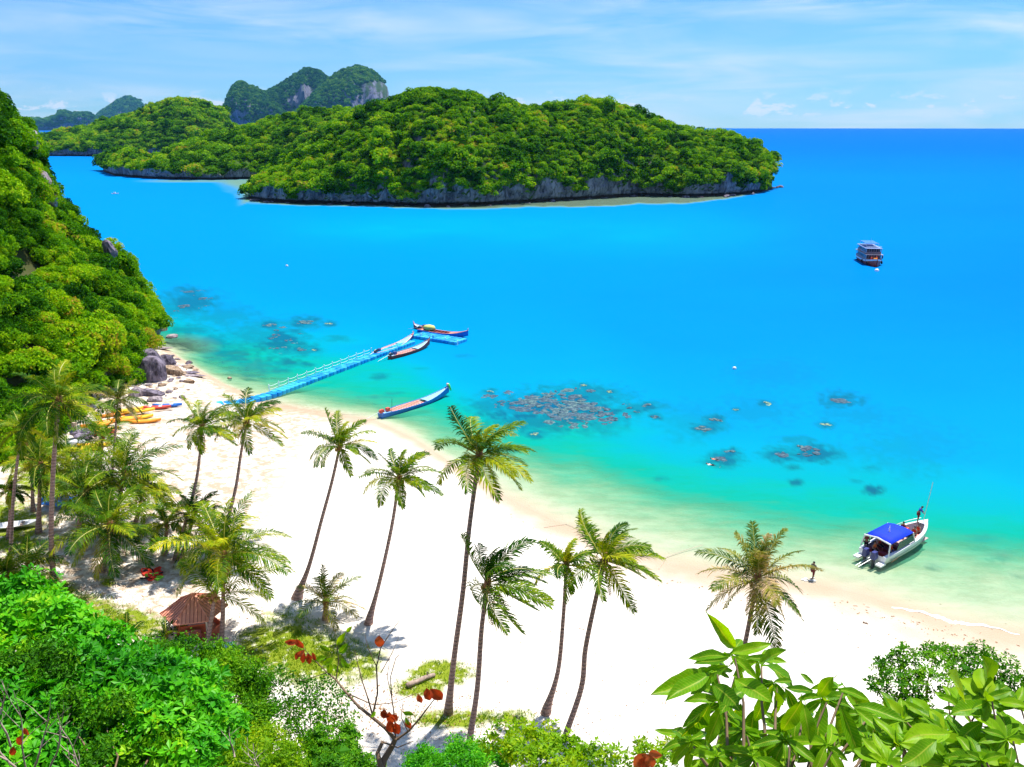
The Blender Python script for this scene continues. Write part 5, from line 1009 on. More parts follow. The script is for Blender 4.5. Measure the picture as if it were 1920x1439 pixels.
# ---- longtail boats
def longtail(label, stern, bow, beam, hull, inner, bench, rail, rise=1.0, nb=9, engine=DARK, deck=PALEBLUE, ribbons=False, cover=None, group='wooden longtail boats'):
    s_ = Vector(stern); b_ = Vector(bow); s_.z = b_.z = 0; L = (b_-s_).length; rz = math.atan2(b_.y-s_.y, b_.x-s_.x)
    root = thing('longtail_boat', label, 'boat', tuple(s_), rz, group); H = beam/2
    def sec(u):
        wdt = H*(math.sin(math.pi*min(1, (u*0.86+0.20)))**0.62 if u < .93 else max(.05, (1-u)*5.0)); wdt = H*min(1, (0.55+1.6*u))*max(0.03, (1-max(0, (u-.45)/.55)**2.2)); z = .42+.10*(1-u)**2+rise*max(0, (u-.5)/.5)**2.2; kz = -.28+rise*.75*max(0, (u-.62)/.38)**2; return wdt, z, kz
    N = 17; rows = []; us = [i/(N-1) for i in range(N)]
    for u in us:
        w_, z, kz = sec(u); x = u*L; rows.append([(x, -w_, z), (x, -w_*.86, z*.35+kz*.65), (x, -w_*.35, kz), (x, w_*.35, kz), (x, w_*.86, z*.35+kz*.65), (x, w_, z)])
    mb = MB(); mb.loft(rows, closed=False); mb.add(rows[0], [(0, 1, 2, 3, 4, 5)]); mb.obj('hull', hull, root, True)
    mb = MB(); rows2 = [[(x, y*.93, z if i in (0, 5) else z+.09) for i, (x, y, z) in enumerate(r)] for r in rows]; mb.loft(rows2, closed=False); mb.obj('hull_lining', inner, root)
    mb = MB()
    for sg in (-1, 1): mb.tube([(u*L, sg*sec(u)[0]*.98, sec(u)[1]+.02) for u in us], .045, 5)
    mb.obj('gunwale', rail, root)
    i0, i1 = 9, 15; mb = MB(); mb.loft([[(u*L, -sec(u)[0]*.95, sec(u)[1]-.04), (u*L, 0, sec(u)[1]+.02), (u*L, sec(u)[0]*.95, sec(u)[1]-.04)] for u in us[i0+1:i1+1]], closed=False); mb.obj('bow_deck', deck, root)
    mb = MB(); mb.loft([[(u*L, -sec(u)[0]*.95, sec(u)[1]-.06), (u*L, sec(u)[0]*.95, sec(u)[1]-.06)] for u in (0.0, .06, .12)], closed=False); mb.obj('stern_deck', deck, root)
    for k in range(nb):
        u = .17+.40*k/(nb-1); w_, z, _ = sec(u); mb = MB(); mb.box((u*L, 0, z-.10), (.24, w_*1.86, .05)); mb.obj('bench', bench, root)
    mb = MB(); u = 1.0; mb.box((L-.08, 0, sec(1)[1]+.12), (.12, .07, .5), M=Matrix.Rotation(.5, 3, 'Y')); mb.obj('stem_post', rail, root)
    mb = MB(); mb.box((.25, 0, .78), (.7, .42, .36), taper=.8); mb.tube([(-.1, 0, .8), (.3, 0, .95)], .13, 8); e = mb.obj('engine', engine, root)
    mb = MB(); mb.tube([(0, 0, .75), (-2.4, .3, .15)], .035, 5); mb.obj('propeller_shaft', STEEL, root)
    mb = MB(); mb.box((1.35, .1, .72), (.5, .5, .4), taper=.85); mb.obj('fuel_box', REDP if ribbons else NAVY, root)
    if ribbons:
        for k, mt in enumerate((GREEN, WHITE, SALMON)):
            mb = MB(); mb.tube([(L-.15, (k-1)*.12, sec(1)[1]+.3), (L-.05, (k-1)*.2, sec(1)[1]-.1), (L+.1, (k-1)*.3, sec(1)[1]-.65)], [.13, .12, .09], 6); mb.obj('bow_ribbon', mt, root, True)
        mb = MB(); mb.tube([(2.1, .2, .4), (2.2, .2, 1.9)], .025, 5); mb.obj('pole', DARK, root)
    if cover is not None:
        mb = MB(); rr_ = random.Random(3); mb.ball((L*.22, .1, .95), (1.25, .8, .5), 12, 7, .12, rr_); mb.obj('tarpaulin', TARP, root, True)
    return root
longtail('blue longtail boat floating alone off the sand, green and white ribbons on its bow', G(713, 783), G(842, 742), 1.75, BLUEP, CREAM, SALMON, BLUEP, 1.0, 12, engine=REDP, ribbons=True)
longtail('slim white and salmon longtail moored on the far side of the jetty walkway', G(703, 668), G(776, 639), 1.7, NAVY, WHITE, SALMON, SALMON, .9, 8)
longtail('dark-railed pale longtail moored on the near side of the jetty walkway', G(731, 674), G(806, 650), 1.6, DARKRED, WHITE, SALMON, DARKRED, .9, 8)
longtail('navy longtail with salmon rails and a yellow tarpaulin heap behind the jetty head', G(785, 622), G(878, 634), 1.7, BLUEP, DARKRED, DARKRED, SALMON, .9, 7, deck=SALMON, cover=1)
longtail('short reddish boat with only its end showing behind the tarpaulin at the jetty head', G(806, 624)+Vector((0, 1.6, 0)), G(779, 619)+Vector((-.5, 1.5, 0)), 1.3, DARKRED, SALMON, SALMON, SALMON, .5, 3, engine=DARK)

# ---- floating jetty of plastic blocks
A0 = G(392, 772); A1 = G(514, 742); A2 = G(772, 644); A0.z = 0.7; A1.z = .12; A2.z = .12
jr = thing('floating_jetty', 'long blue floating jetty of plastic blocks with a white rope railing running from the sand', 'jetty', (0, 0, 0))
bm_ = MB(); s = .82
def block(sx=s, sy=s, h=.62):
    c = .08; P = []
    for z, q in ((-h/2, .9), (-h/2+c, 1), (h/2-c, 1), (h/2, .93)):
        for a, b in ((-1, -.7), (-.7, -1), (.7, -1), (1, -.7), (1, .7), (.7, 1), (-.7, 1), (-1, .7)): P.append((a*sx*.498*q, b*sy*.498*q, z))
    m_ = MB(); m_.loft([P[i*8:(i+1)*8] for i in range(4)]); return m_
BM = [block().mesh('pontoon'), block().mesh('pontoon')]; BM[0].materials.append(PONT); BM[1].materials.append(PONTL)
rj = random.Random(2)
def run(a, b, wcols, jitter=0.0):
    d = b-a; n = int(d.length/s); yaw = math.atan2(d.y, d.x); side = Vector((-math.sin(yaw), math.cos(yaw), 0))
    for i in range(n):
        c = a+d*((i+.5)/n)
        for k in range(wcols): p = c+side*((k-(wcols-1)/2)*s); o = link('pontoon', rj.choice(BM), None, jr, (p.x, p.y, max(c.z, 0.2)+rj.uniform(-.02, .02)+jitter*rj.uniform(-1, 1)), (rj.uniform(-.02, .02)+jitter*rj.uniform(-.5, .5), rj.uniform(-.02, .02), yaw))
run(A1, A2, 2); 
mid0 = G(450, 762); mid0.z = .35; run(A0, mid0, 2, .06); run(mid0, A1, 2, .04)
H0 = G(782, 630, .1); H1 = G(866, 643, .1); run(H0, H1, 4)
d = A2-A1; yaw = math.atan2(d.y, d.x); side = Vector((-math.sin(yaw), math.cos(yaw), 0)); posts = []
for i in range(13):
    p = A1+d*(i*.058)+side*(s*1.0); posts.append(p); mb = MB(); mb.tube([(p.x, p.y, .2), (p.x, p.y, 1.35)], .05, 6); mb.ball((p.x, p.y, 1.38), .08, 6, 4); mb.obj('railing_post', WHITE, jr)
for zz in (1.25, .8):
    mb = MB(); P = []
    for a, b in zip(posts[:-1], posts[1:]):
        for q in range(4): c = a.lerp(b, q/4); P.append((c.x, c.y, zz-.12*math.sin(math.pi*q/4)))
    mb.tube(P, .022, 4); mb.obj('railing_rope', WHITE, jr)
for px, py in ((774, 628), (812, 636), (858, 646), (790, 632), (835, 640)):
    p = G(px, py, .3); mb = MB(); mb.tube([(p.x, p.y, .2), (p.x, p.y, .95)], .09, 7); mb.obj('bollard', WHITE if px != 812 else NAVY, jr)

# ---- speedboat
st = G(1633, 1056); bw = G(1729, 1004); hd = math.atan2(bw.y-st.y, bw.x-st.x)
sbt = thing('speedboat', 'white speedboat with a bright blue canopy and twin outboard engines resting in the shallows', 'boat', tuple(st), hd); L = 8.9; HB = 1.3
def ssec(u): w_ = HB*(1-max(0, (u-.45)/.55)**2.4)*(.92+.08*min(1, u*6)); z = .95+.42*u**1.6; k = -.30+.75*max(0, (u-.6)/.4)**2; return max(w_, .04), z, k
us = [i/15 for i in range(16)]
rows = [[(u*L, -w_, z), (u*L, -w_*1.02, z-.18), (u*L, -w_*.86, (z+k)*.35), (u*L, 0, k), (u*L, w_*.86, (z+k)*.35), (u*L, w_*1.02, z-.18), (u*L, w_, z)] for u in us for (w_, z, k) in [ssec(u)]]
mb = MB(); mb.loft(rows, closed=False); mb.add(rows[0], [tuple(range(7))]); mb.obj('hull', WHITE, sbt, True)
mb = MB()
for sg in (-1, 1): mb.loft([[(u*L, sg*(ssec(u)[0]*1.035), ssec(u)[1]-.30), (u*L, sg*(ssec(u)[0]*.99+.03), ssec(u)[1]-.40)] for u in us[1:14]], closed=False)
mb.obj('hull_stripe', simple('grey_stripe', (.22, .24, .34), .3), sbt)
mb = MB()
for sg in (-1, 1): mb.loft([[(x, sg*(ssec(x/L)[0]*.985+.025), ssec(x/L)[1]-.52+dz), (x, sg*(ssec(x/L)[0]*.94+.03), ssec(x/L)[1]-.64+dz)] for x, dz in ((.9, -.1), (1.5, -.02), (2.1, .06))], closed=False)
mb.obj('hull_decal', SALMON, sbt)
mb = MB()    # side decks and foredeck
for sg in (-1, 1): mb.loft([[(u*L, sg*ssec(u)[0], ssec(u)[1]), (u*L, sg*max(0, ssec(u)[0]-.26), ssec(u)[1]+.03)] for u in us[:15]], closed=False)
mb.loft([[(u*L, -ssec(u)[0], ssec(u)[1]+.02), (u*L, 0, ssec(u)[1]+.07), (u*L, ssec(u)[0], ssec(u)[1]+.02)] for u in (.88, .92, .96, 1.0)], closed=False)
mb.box((L*.52, 0, 1.2), (.35, 2.2, .1)); mb.obj('deck', WHITE, sbt)
mb = MB(); mb.box((L*.42, 0, .36), (L*.84, 1.95, .06)); mb.obj('cockpit_floor', simple('pinkish_deck', (.5, .36, .36), .7), sbt)
for sg in (-1, 1): mb = MB(); mb.box((L*.645, sg*.62, .76), (1.9, .40, .58)); mb.obj('bow_seat', REDP if sg > 0 else SALMON, sbt)
for k in range(3): mb = MB(); mb.box((1.0+.95*k, 0, .62), (.45, 1.7, .35)); mb.obj('bench', DARKRED, sbt)
mb = MB(); x0, x1 = .55, 4.15
mb.loft([[(x, -1.16+q*.0, 2.02), (x, -.6, 2.16), (x, 0, 2.2), (x, .6, 2.16), (x, 1.16, 2.02), (x, 1.16, 1.96), (x, 0, 2.12), (x, -1.16, 1.96)] for x, q in ((x0, 0), (1.7, 0), (2.9, 0), (x1, 0))]); mb.obj('canopy', DEEPBLUE, sbt, True)
mb = MB()
for x, lean_ in ((x0, -.25), (x1, .35)):
    for sg in (-1, 1): mb.tube([(x, sg*1.14, 2.0), (x+lean_, sg*1.24, 1.0)], .06, 6)
mb.tube([(x0-.02, -1.18, 2.0), (x0-.02, 0, 2.17), (x0-.02, 1.18, 2.0)], .07, 6); mb.obj('canopy_frame', WHITE, sbt)
for sg in (-1, 1): mb = MB(); mb.add([(1.6, sg*1.22, 1.12), (4.6, sg*1.22, 1.2), (4.1, sg*1.16, 1.75), (2.0, sg*1.17, 1.78), (1.6, sg*1.19, 1.12), (4.6, sg*1.19, 1.2), (4.1, sg*1.13, 1.75), (2.0, sg*1.14, 1.78)], [(0, 1, 2, 3), (7, 6, 5, 4), (0, 4, 5, 1), (1, 5, 6, 2), (2, 6, 7, 3), (3, 7, 4, 0)]); mb.obj('side_window', GLASS, sbt)
mb = MB(); mb.add([(4.75, -1.1, 1.22), (4.75, 1.1, 1.22), (4.2, 1.0, 1.9), (4.2, -1.0, 1.9)], [(0, 1, 2, 3)]); mb.obj('windscreen', GLASS, sbt)
for sg in (-1, 1):
    mb = MB(); mb.box((-.35, sg*.38, 1.0), (.62, .40, .62), taper=.75); mb.mi = 1; mb.box((-.32, sg*.38, .72), (.5, .34, .14)); mb.box((-.42, sg*.38, .25), (.28, .16, .9)); mb.obj('outboard_engine', [NAVY, DARK], sbt)
for sg in (-1, 1): mb = MB(); mb.box((-.35, sg*1.0, .38), (.75, .5, .14)); mb.obj('swim_platform', WHITE, sbt)
mb = MB(); mb.tube([(-.1, .1, .55), (-1.5, .5, .05)], .035, 5); mb.tube([(-.1, -.15, .55), (-1.5, .25, .05)], .035, 5); mb.obj('boarding_ladder', STEEL, sbt)
mb = MB(); mb.tube([(2.3, .0, 2.15), (2.35, 0, 2.75)], [.12, .02], 4); mb.obj('flag', WHITE, sbt)
mb = MB(); mb.tube([(L-.55, .1, 1.35), (L+.15, .1, 4.9)], .03, 5); mb.obj('boat_pole', simple('pale_pole', (.6, .75, .72), .5), sbt)
mb = MB(); P = [(u*L, ssec(u)[0]*.9, ssec(u)[1]+.28) for u in us[8:15]]; mb.tube(P, .022, 5); mb.tube([(a, -b, c) for a, b, c in P], .022, 5); mb.obj('bow_rail', STEEL, sbt)
RB = Rz(hd)
def onboat(x, y, z): return tuple(Vector(st)+RB @ Vector((x, y, z)))
person('person in blue shirt standing bent forward on the speedboat bow', onboat(7.6, .25, 1.35), hd-2.6, 'lean', (BLUEC, True), MAROON, DSKIN)
person('person in orange-red life vest sitting in the bow, beside the standing one', onboat(6.4, -.5, .62), hd+1.2, 'sit', (REDV, False), MAROON, SKIN, vest=ORV, group='passengers in the speedboat')
person('person in red life vest sitting on the canopy side of the bow seat', onboat(5.7, -.52, .62), hd+1.4, 'sit', (REDV, False), GREYC, SKIN, vest=REDV, group='passengers in the speedboat')
person('person with bare arms sitting on the sea side of the bow', onboat(5.8, .55, .62), hd-1.4, 'sit', (MAROON, False), BLACKC, SKIN, group='passengers in the speedboat')
person('dark-haired person standing at the stern corner under the canopy edge', onboat(.7, 1.0, .4), hd+2.4, 'stand', (MAROON, False), BLACKC, DSKIN, group='passengers in the speedboat')
person('person in orange vest seated by the twin engines', onboat(.9, .35, .35), hd+3.0, 'sit', (ORV, False), BLACKC, SKIN, vest=ORV, group='passengers in the speedboat')
person('person in red vest seated under the middle of the canopy', onboat(1.9, .5, .35), hd+3.1, 'sit', (REDV, False), BLACKC, SKIN, vest=REDV, group='passengers in the speedboat')
person('person in orange-red vest on the beach side of the cockpit', onboat(1.7, -.65, .35), hd+3.1, 'sit', (REDV, False), BLUEC, SKIN, vest=ORV, group='passengers in the speedboat')
pw = G(1523, 1086, 0); person('person in dark clothes wading along the water edge', (pw.x, pw.y, -.12), math.radians(-60), 'walk', (GREYC, True), MAROON, DSKIN)
mb = MB(); rr_ = random.Random(4); c = G(1516, 1086, .03)
for k in range(9): mb.ball((c.x+rr_.uniform(-.5, .5), c.y+rr_.uniform(-.3, .3), .02), (rr_.uniform(.08, .22), rr_.uniform(.06, .14), .05), 6, 4)
tag(mb.obj('splash', FOAM), kind='stuff')
for lab, px, py, cm in (('snorkeller with reddish shirt floating by the small coral heads', 1345, 864, REDV), ('snorkeller in white top floating in turquoise water just off the small coral heads', 1337, 874, WHITE)):
    g = G(px, py, -.07); person(lab, tuple(g), .9, 'float', (cm, True), BLACKC, SKIN)

# ---- two-deck tour boat
tb = G(1641, 500); T = thing('tour_boat', 'two-deck wooden tour boat with red hull and blue roof anchored on open water', 'boat', tuple(tb), math.radians(-98)); T.scale = (.86, .86, .80); L = 17; H = 2.6
def tsec(u): w_ = H*(1-max(0, (u-.6)/.4)**2.2)*min(1, .82+u); z = 1.25+1.0*max(0, (u-.55)/.45)**2; return max(w_, .08), z
us = [i/13 for i in range(14)]; off = -3.0
X_ = lambda u: (u-1)*L+1.5
rows = [[(X_(u), -w_, z), (X_(u), -w_*.9, .3), (X_(u), 0, -.8), (X_(u), w_*.9, .3), (X_(u), w_, z)] for u in us for (w_, z) in [tsec(u)]]
mb = MB(); mb.loft(rows, closed=False); mb.add(rows[0], [(0, 1, 2, 3, 4)]); mb.obj('hull', simple('rust_red_hull', (.42, .05, .03), .5), T, True)
mb = MB()
for sg in (-1, 1): mb.loft([[(X_(u), sg*(w_+.04), z+.35), (X_(u), sg*(w_+.04), z-.15)] for u in us for (w_, z) in [tsec(u)]], closed=False)
mb.obj('bulwark', simple('grey_white_paint', (.62, .60, .66), .4), T)
mb = MB(); mb.loft([[(X_(u), -w_, z), (X_(u), w_, z)] for u in us for (w_, z) in [tsec(u)]], closed=False); mb.obj('deck', WOODP, T)
PINKW = simple('pink_white_panel', (.34, .20, .21), .6)
for lvl, (z0, zh, x0, x1, ww) in enumerate(((1.3, 2.0, -14.5, -2.6, 2.35), (3.5, 1.7, -14.0, -3.4, 2.2))):
    mb = MB(); mb.box(((x0+x1)/2, 0, z0+zh*.2), (x1-x0, ww*2, zh*.4)); mb.obj('cabin_wall', PINKW, T)
    mb = MB(); mb.box(((x0+x1)/2, 0, z0+zh+.1), (x1-x0+.8, ww*2+.5, .14)); mb.obj('cabin_roof', simple('grey_roof', (.36, .34, .40), .6) if lvl == 0 else simple('blue_grey_roof', (.20, .28, .50), .5), T)
    mb = MB(); mb.box(((x0+x1)/2, 0, z0+zh*.7), (x1-x0-.7, ww*2-.7, zh*.6)); mb.obj('cabin_interior', DARK, T)
    for k in range(7):
        y = -ww+.1+k*(ww*2-.2)/6; mb = MB(); mb.box((x1, y, z0+zh*.6), (.1, .13, zh*.85)); mb.obj('window_post', PINKW, T)
    for k in range(9):
        for sg in (-1, 1): mb = MB(); mb.box((x0+.1+k*(x1-x0-.2)/8, sg*ww, z0+zh*.6), (.13, .1, zh*.85)); mb.obj('window_post', PALEBLUE, T)
mb = MB(); mb.box((-9.5, 0, 6.55), (8, 3.9, .14)); mb.obj('canopy', BLUEP, T)
for x in (-13.2, -9.5, -5.8):
    for sg in (-1, 1): mb = MB(); mb.tube([(x, sg*1.85, 5.3), (x, sg*1.85, 6.5)], .06, 5); mb.obj('canopy_post', WHITE, T)
mb = MB(); mb.tube([(-3.6, y, 5.95) for y in (-2.2, 2.2)], .05, 5)
for k in range(7): mb.tube([(-3.6, -2.2+k*.733, 5.3), (-3.6, -2.2+k*.733, 5.95)], .04, 4)
mb.obj('upper_railing', WHITE, T)
for k, (x, sg, z) in enumerate(((-1.5, -1, .9), (-2.5, 1, .9), (-5, 1, 1.0), (-5, -1, 1.0), (-3.2, 1, 2.6), (-8, 1, 1.0))):
    mb = MB(); w_ = tsec((x-1.5)/L+1)[0]; P = [(x+.42*math.cos(a), sg*(w_+.22), z+.42*math.sin(a)) for a in [i*math.pi/5 for i in range(11)]]; mb.tube(P, .15, 6, False); mb.obj('tyre_fender', TYRE, T, True)
mb = MB(); mb.box((-.6, 0, 2.3), (.8, 1.0, .5)); mb.obj('anchor_winch', ORANGE, T)
mb = MB(); mb.box((-1.7, .6, 2.3), (.5, .5, 1.0)); mb.box((-1.7, -.9, 2.3), (.5, .4, .9)); mb.obj('crate', REDP, T)
mb = MB(); mb.tube([(-8, 0, 6.6), (-8, 0, 8.2)], .05, 5); mb.obj('mast', STEEL, T)
# buoys and tiny far boats
for lab, px, py, r, mt in (('white mooring buoy just below the tour boat bow', 1644, 508, .55, WHITE), ('dark and white mooring buoy alone on blue water above the coral field', 1377, 691, .3, WHITE), ('small pale float far out between jetty and island', 538, 499, .35, CREAM)):
    g = G(px, py, .1); root = thing('buoy', lab, 'buoy', (g.x, g.y, 0)); mb = MB(); mb.ball((0, 0, .1), r, 10, 7); mb.obj('float', mt, root, True); mb = MB(); mb.tube([(0, 0, r*.8), (0, 0, r*1.5)], r*.18, 6); mb.obj('ring', DARK, root)
def small_boat(lab, px, py, L, mat, cab=True, rz=0.2):
    g = G(px, py); root = thing('motorboat', lab, 'boat', (g.x, g.y, 0), rz); mb = MB()
    rows = [[((u-.5)*L, -w_, z), ((u-.5)*L, 0, -.3), ((u-.5)*L, w_, z)] for u, w_, z in ((0, .16*L, .08*L), (.3, .18*L, .08*L), (.7, .15*L, .1*L), (1, .01*L, .14*L))]; mb.loft(rows, closed=False); mb.add(rows[0], [(0, 1, 2)]); mb.obj('hull', mat, root)
    mb = MB(); mb.loft([[r_[0], r_[2]] for r_ in rows], closed=False); mb.obj('deck', CREAM, root)
    if cab: mb = MB(); mb.box((-.08*L, 0, .17*L), (.36*L, .24*L, .16*L), taper=.8); mb.obj('cabin', WHITE, root)
small_boat('tiny white motorboat crossing the blue channel beside the wooded headland', 216, 364, 3.6, WHITE)
small_boat('tiny white tour boat moored under the small wooded point of the middle island', 197, 300, 9, WHITE, rz=.1)
small_boat('tiny white boat close to the cliff of the island beyond the channel', 165, 293, 7, WHITE, False, rz=0.1)
small_boat('second tiny white boat by the cliff, a little nearer to the open channel', 176, 293, 6, WHITE, False, rz=.3)

# ---- kayaks
def kayak_meshes():
    P = []; L = 3.6
    n = 13; rows = []
    for i in range(n):
        u = i/(n-1)*2-1; w_ = .43*(1-abs(u)**2.6)+.012; h = .17*(1-abs(u)**4)+.05+.14*abs(u)**3
        rows.append([(u*L/2, w_*math.cos(a), .18+.10*abs(u)**3+(h if math.sin(a) > 0 else .17)*math.sin(a)) for a in [k*math.pi/5 for k in range(10)]])
    mb = MB(); mb.loft(rows); return mb
KH = kayak_meshes().mesh('hull', True)
def kayak(lab, px, py, rz, mat, stripe, z=0.0, group=None, tilt=0):
    g = ground_pt(px, py); root = thing('kayak', lab, 'kayak', (g.x, g.y, g.z+z), rz, group); root.rotation_euler = (tilt, 0, rz)
    me = KH.copy(); me.materials.clear(); me.materials.append(mat); link('hull', me, None, root)
    for x in (-.75, .55):
        mb = MB(); mb.tube([(x-.34, 0, .335), (x-.2, 0, .345), (x+.2, 0, .345), (x+.38, 0, .335)], [.02, .24, .24, .02], 10); o = mb.obj('seat_well', stripe, root, True); o.scale = (1, 1, .22); o.location.z = .275
    mb = MB(); mb.tube([(-1.6, 0, .40), (-1.3, 0, .345)], .03, 5); mb.tube([(1.6, 0, .40), (1.3, 0, .345)], .03, 5); mb.obj('carry_handle', DARK, root)
KG = 'kayaks drawn up on the sand by the headland'
kk = [('orange kayak lying nearest the open sand in the heap', 272, 793, .25, ORANGE, YELLOW, 0), ('yellow-orange kayak next to the outermost one', 258, 786, .35, YELLOW, ORANGE, .0), ('yellow kayak stacked in the middle of the heap', 262, 778, .3, YELLOW, REDP, .3), ('orange kayak half behind the feathery palm top', 236, 790, .4, ORANGE, YELLOW, .0), ('yellow kayak at the back of the heap', 240, 776, .5, YELLOW, ORANGE, .25),
      ('orange kayak beside the rock shade', 218, 780, .6, ORANGE, REDP, .0), ('yellow and red kayak with a pointed bow toward the viewer', 192, 812, .35, YELLOW, REDP, .15), ('orange kayak behind the yellow and red one', 182, 800, .4, ORANGE, YELLOW, 0), ('red-tipped kayak beside the yellow one', 187, 816, .3, REDP, YELLOW, 0), ('yellow kayak lying alone below the others', 160, 845, .15, YELLOW, ORANGE, 0), ('second yellow kayak alone below the others, half hidden by fronds', 178, 838, .15, YELLOW, ORANGE, 0), ('orange kayak at the very back beside the leafy slope', 205, 792, .7, ORANGE, REDP, 0)]
for lab, px, py, rz, a, b, z in kk: kayak(lab, px, py, rz, a, b, z, KG)
kayak('red kayak lying apart on bare sand', 293, 767, .12, REDP, WHITE, 0); kayak('blue kayak end to end with the red one on bare sand', 314, 763, .12, BLUEP, WHITE, 0)
# paddle
g = ground_pt(295, 773); root = thing('paddle', 'long thin dark paddle on the sand beside the red kayak', 'paddle', tuple(g), .35); mb = MB(); mb.tube([(-1.6, 0, .06), (1.6, 0, .06)], .03, 5); mb.obj('shaft', DARK, root)
for x in (-1.6, 1.6): mb = MB(); mb.box((x, 0, .06), (.4, .16, .03)); mb.obj('blade', DARK, root)
# grey netting heap, post, white rolled sheet, blue tarpaulin, parked dinghy
rr_ = random.Random(8)
g = ground_pt(152, 825); mb = MB(g)
for k in range(7): mb.ball(g+Vector((rr_.uniform(-.9, .9), rr_.uniform(-.6, .6), .3+rr_.uniform(0, .7))), (.6, .5, .4), 8, 5, .2, rr_)
o = mb.obj('net_heap', simple('grey_netting', (.24, .2, .26), .9, .1, 0, .4, 8), None); o.location = g; tag(o, 'heap of grey fishing net between the kayaks and the green slope', 'net')
g = ground_pt(143, 822); mb = MB(g); mb.box(g+Vector((0, 0, .9)), (.45, .2, 1.9)); o = mb.obj('post', simple('pale_board', (.6, .45, .35), .8), None); o.location = g; tag(o, 'pale upright board beside the heap of grey net', 'board')
g = ground_pt(148, 838); mb = MB(g); mb.tube([g+Vector((-1.3, 0, .35)), g+Vector((-.4, 0, .45)), g+Vector((.6, .1, .4)), g+Vector((1.2, .1, .3))], [.2, .38, .36, .15], 9); o = mb.obj('rolled_sheet', WHITE, None, True); o.location = g; tag(o, 'rolled white sheet on the sand by the lone yellow kayaks', 'sheet')
g = ground_pt(122, 950); mb = MB(g); P = []
for i in range(7): P.append([g+Vector(((i-3)*.62, (j-2)*.5, .55+.35*math.cos((j-2)*.8)+.1*math.sin(i*1.7+j))) for j in range(5)])
mb.loft(P, closed=False); o = mb.obj('tarpaulin', simple('blue_tarpaulin', (.01, .16, .62), .5), None, True); o.location = g; tag(o, 'bright blue tarpaulin spread in the shade among the low palms', 'tarpaulin')
g = ground_pt(38, 990); r_ = thing('dinghy', 'small white dinghy lying on the green lawn', 'boat', tuple(g), .3)
mb = MB(); rows = [[((u-.5)*3.2, -w_, z), ((u-.5)*3.2, 0, .0), ((u-.5)*3.2, w_, z)] for u, w_, z in ((0, .55, .45), (.3, .65, .42), (.7, .55, .45), (1, .04, .6))]; mb.loft(rows, closed=False); mb.add(rows[0], [(0, 1, 2)]); mb.obj('hull', WHITE, r_)
for x in (-.8, .2): mb = MB(); mb.box((x, 0, .36), (.25, 1.1, .05)); mb.obj('bench', WOODP, r_)
# life vests in a pile
for k in range(15):
    px = 285+rr_.uniform(-15, 15); py = 1078+rr_.uniform(-8, 8); g = ground_pt(px, py); mt = (REDV, REDV, BLACKC, REDV, LIME)[k % 5]; z = .08+.22*max(0, 1-math.hypot((px-285)/15, (py-1078)/8))*rr_.random()*2
    r_ = thing('life_vest', {0: 'red', 1: 'red', 2: 'black', 3: 'red', 4: 'lime green'}[k % 5]+' life vest in the heap on the shaded sand', 'life vest', (g.x, g.y, g.z+z), rr_.uniform(0, 6), 'life vests heaped on the sand'); r_.rotation_euler = (rr_.uniform(-.5, .5), rr_.uniform(-.5, .5), rr_.uniform(0, 6))
    for sg in (-1, 1): mb = MB(); mb.box((sg*.17, 0, 0), (.26, .5, .11), taper=.85); mb.obj('panel', mt, r_)
    mb = MB(); mb.tube([(-.17, .2, .03), (-.1, .38, .04), (.1, .38, .04), (.17, .2, .03)], .06, 6); mb.obj('collar', BLACKC if k % 5 == 4 else mt, r_)
# hut
g = ground_pt(366, 1203); g.z = gz(g.x, g.y+1.0); hut = thing('beach_hut', 'small open-sided hut with a faceted red metal roof at the foot of the yellow palms', 'hut', tuple(g), math.radians(14)); hut.scale = (.8, .8, .8)
ROOF = simple('red_metal_roof', (.80, .33, .22), .5, .3, 0, .12, 1.2); RIB = simple('dark_roof_seam', (.38, .11, .08), .6); REDWALL = simple('red_brown_board', (.46, .10, .04), .7)
n = 6; Re = 2.75; ze = 2.25; za = 3.75; cx = (0, 1.5)
ev = [Vector((cx[0]+Re*math.cos(2*math.pi*k/n), cx[1]+Re*.92*math.sin(2*math.pi*k/n), ze)) for k in range(n)]; ap = Vector((cx[0], cx[1], za))
for k in range(n):
    a, b = ev[k], ev[(k+1) % n]; e = (b-a); mb = MB(); dn_ = Vector((0, 0, -.06)); mb.add([a, b, ap, a+dn_, b+dn_, ap+dn_], [(0, 1, 2), (5, 4, 3), (0, 3, 4, 1), (1, 4, 5, 2), (2, 5, 3, 0)]); mb.obj('roof_panel', ROOF, hut)
    mb = MB(); m_ = (a+b)/2; nrm = (b-a).cross(ap-a).normalized()
    for j in range(1, 9):
        u = j/9; p = a.lerp(b, u); t_ = 1-abs(u-.5)*2; q = p + (ap-m_)*t_*.98; mb.tube([p+nrm*.03, q+nrm*.03], .022, 4)
    mb.obj('roof_seam', RIB, hut)
    mb = MB(); mb.tube([a+nrm*.04, ap+nrm*.04], .05, 5); mb.obj('ridge_cap', ROOF, hut)
    c_ = Vector(cx+(0,)); pa = c_+(a-c_)*.78; pb = c_+(b-c_)*.78; pa.z = pb.z = 0
    mb = MB(); mb.tube([pa, pa+Vector((0, 0, ze))], .08, 6); mb.obj('post', CREAM if k % 2 else REDWALL, hut)
    if k in (3, 4, 5, 0):
        hh = 1.75 if k == 4 else (.75 if k == 5 else (1.9 if k == 3 else .6)); m2 = (pa+pb)/2; dd = pb-pa
        if k == 3: dd = dd*.35; m2 = pb-dd*.5
        nb_ = max(3, int(hh/.22))
        for j in range(nb_): mb = MB(); mb.box(m2+Vector((0, 0, (j+.5)*hh/nb_)), (dd.length-.16, .06, hh/nb_-.02), math.atan2(dd.y, dd.x)); mb.obj('wall_board', REDWALL, hut)
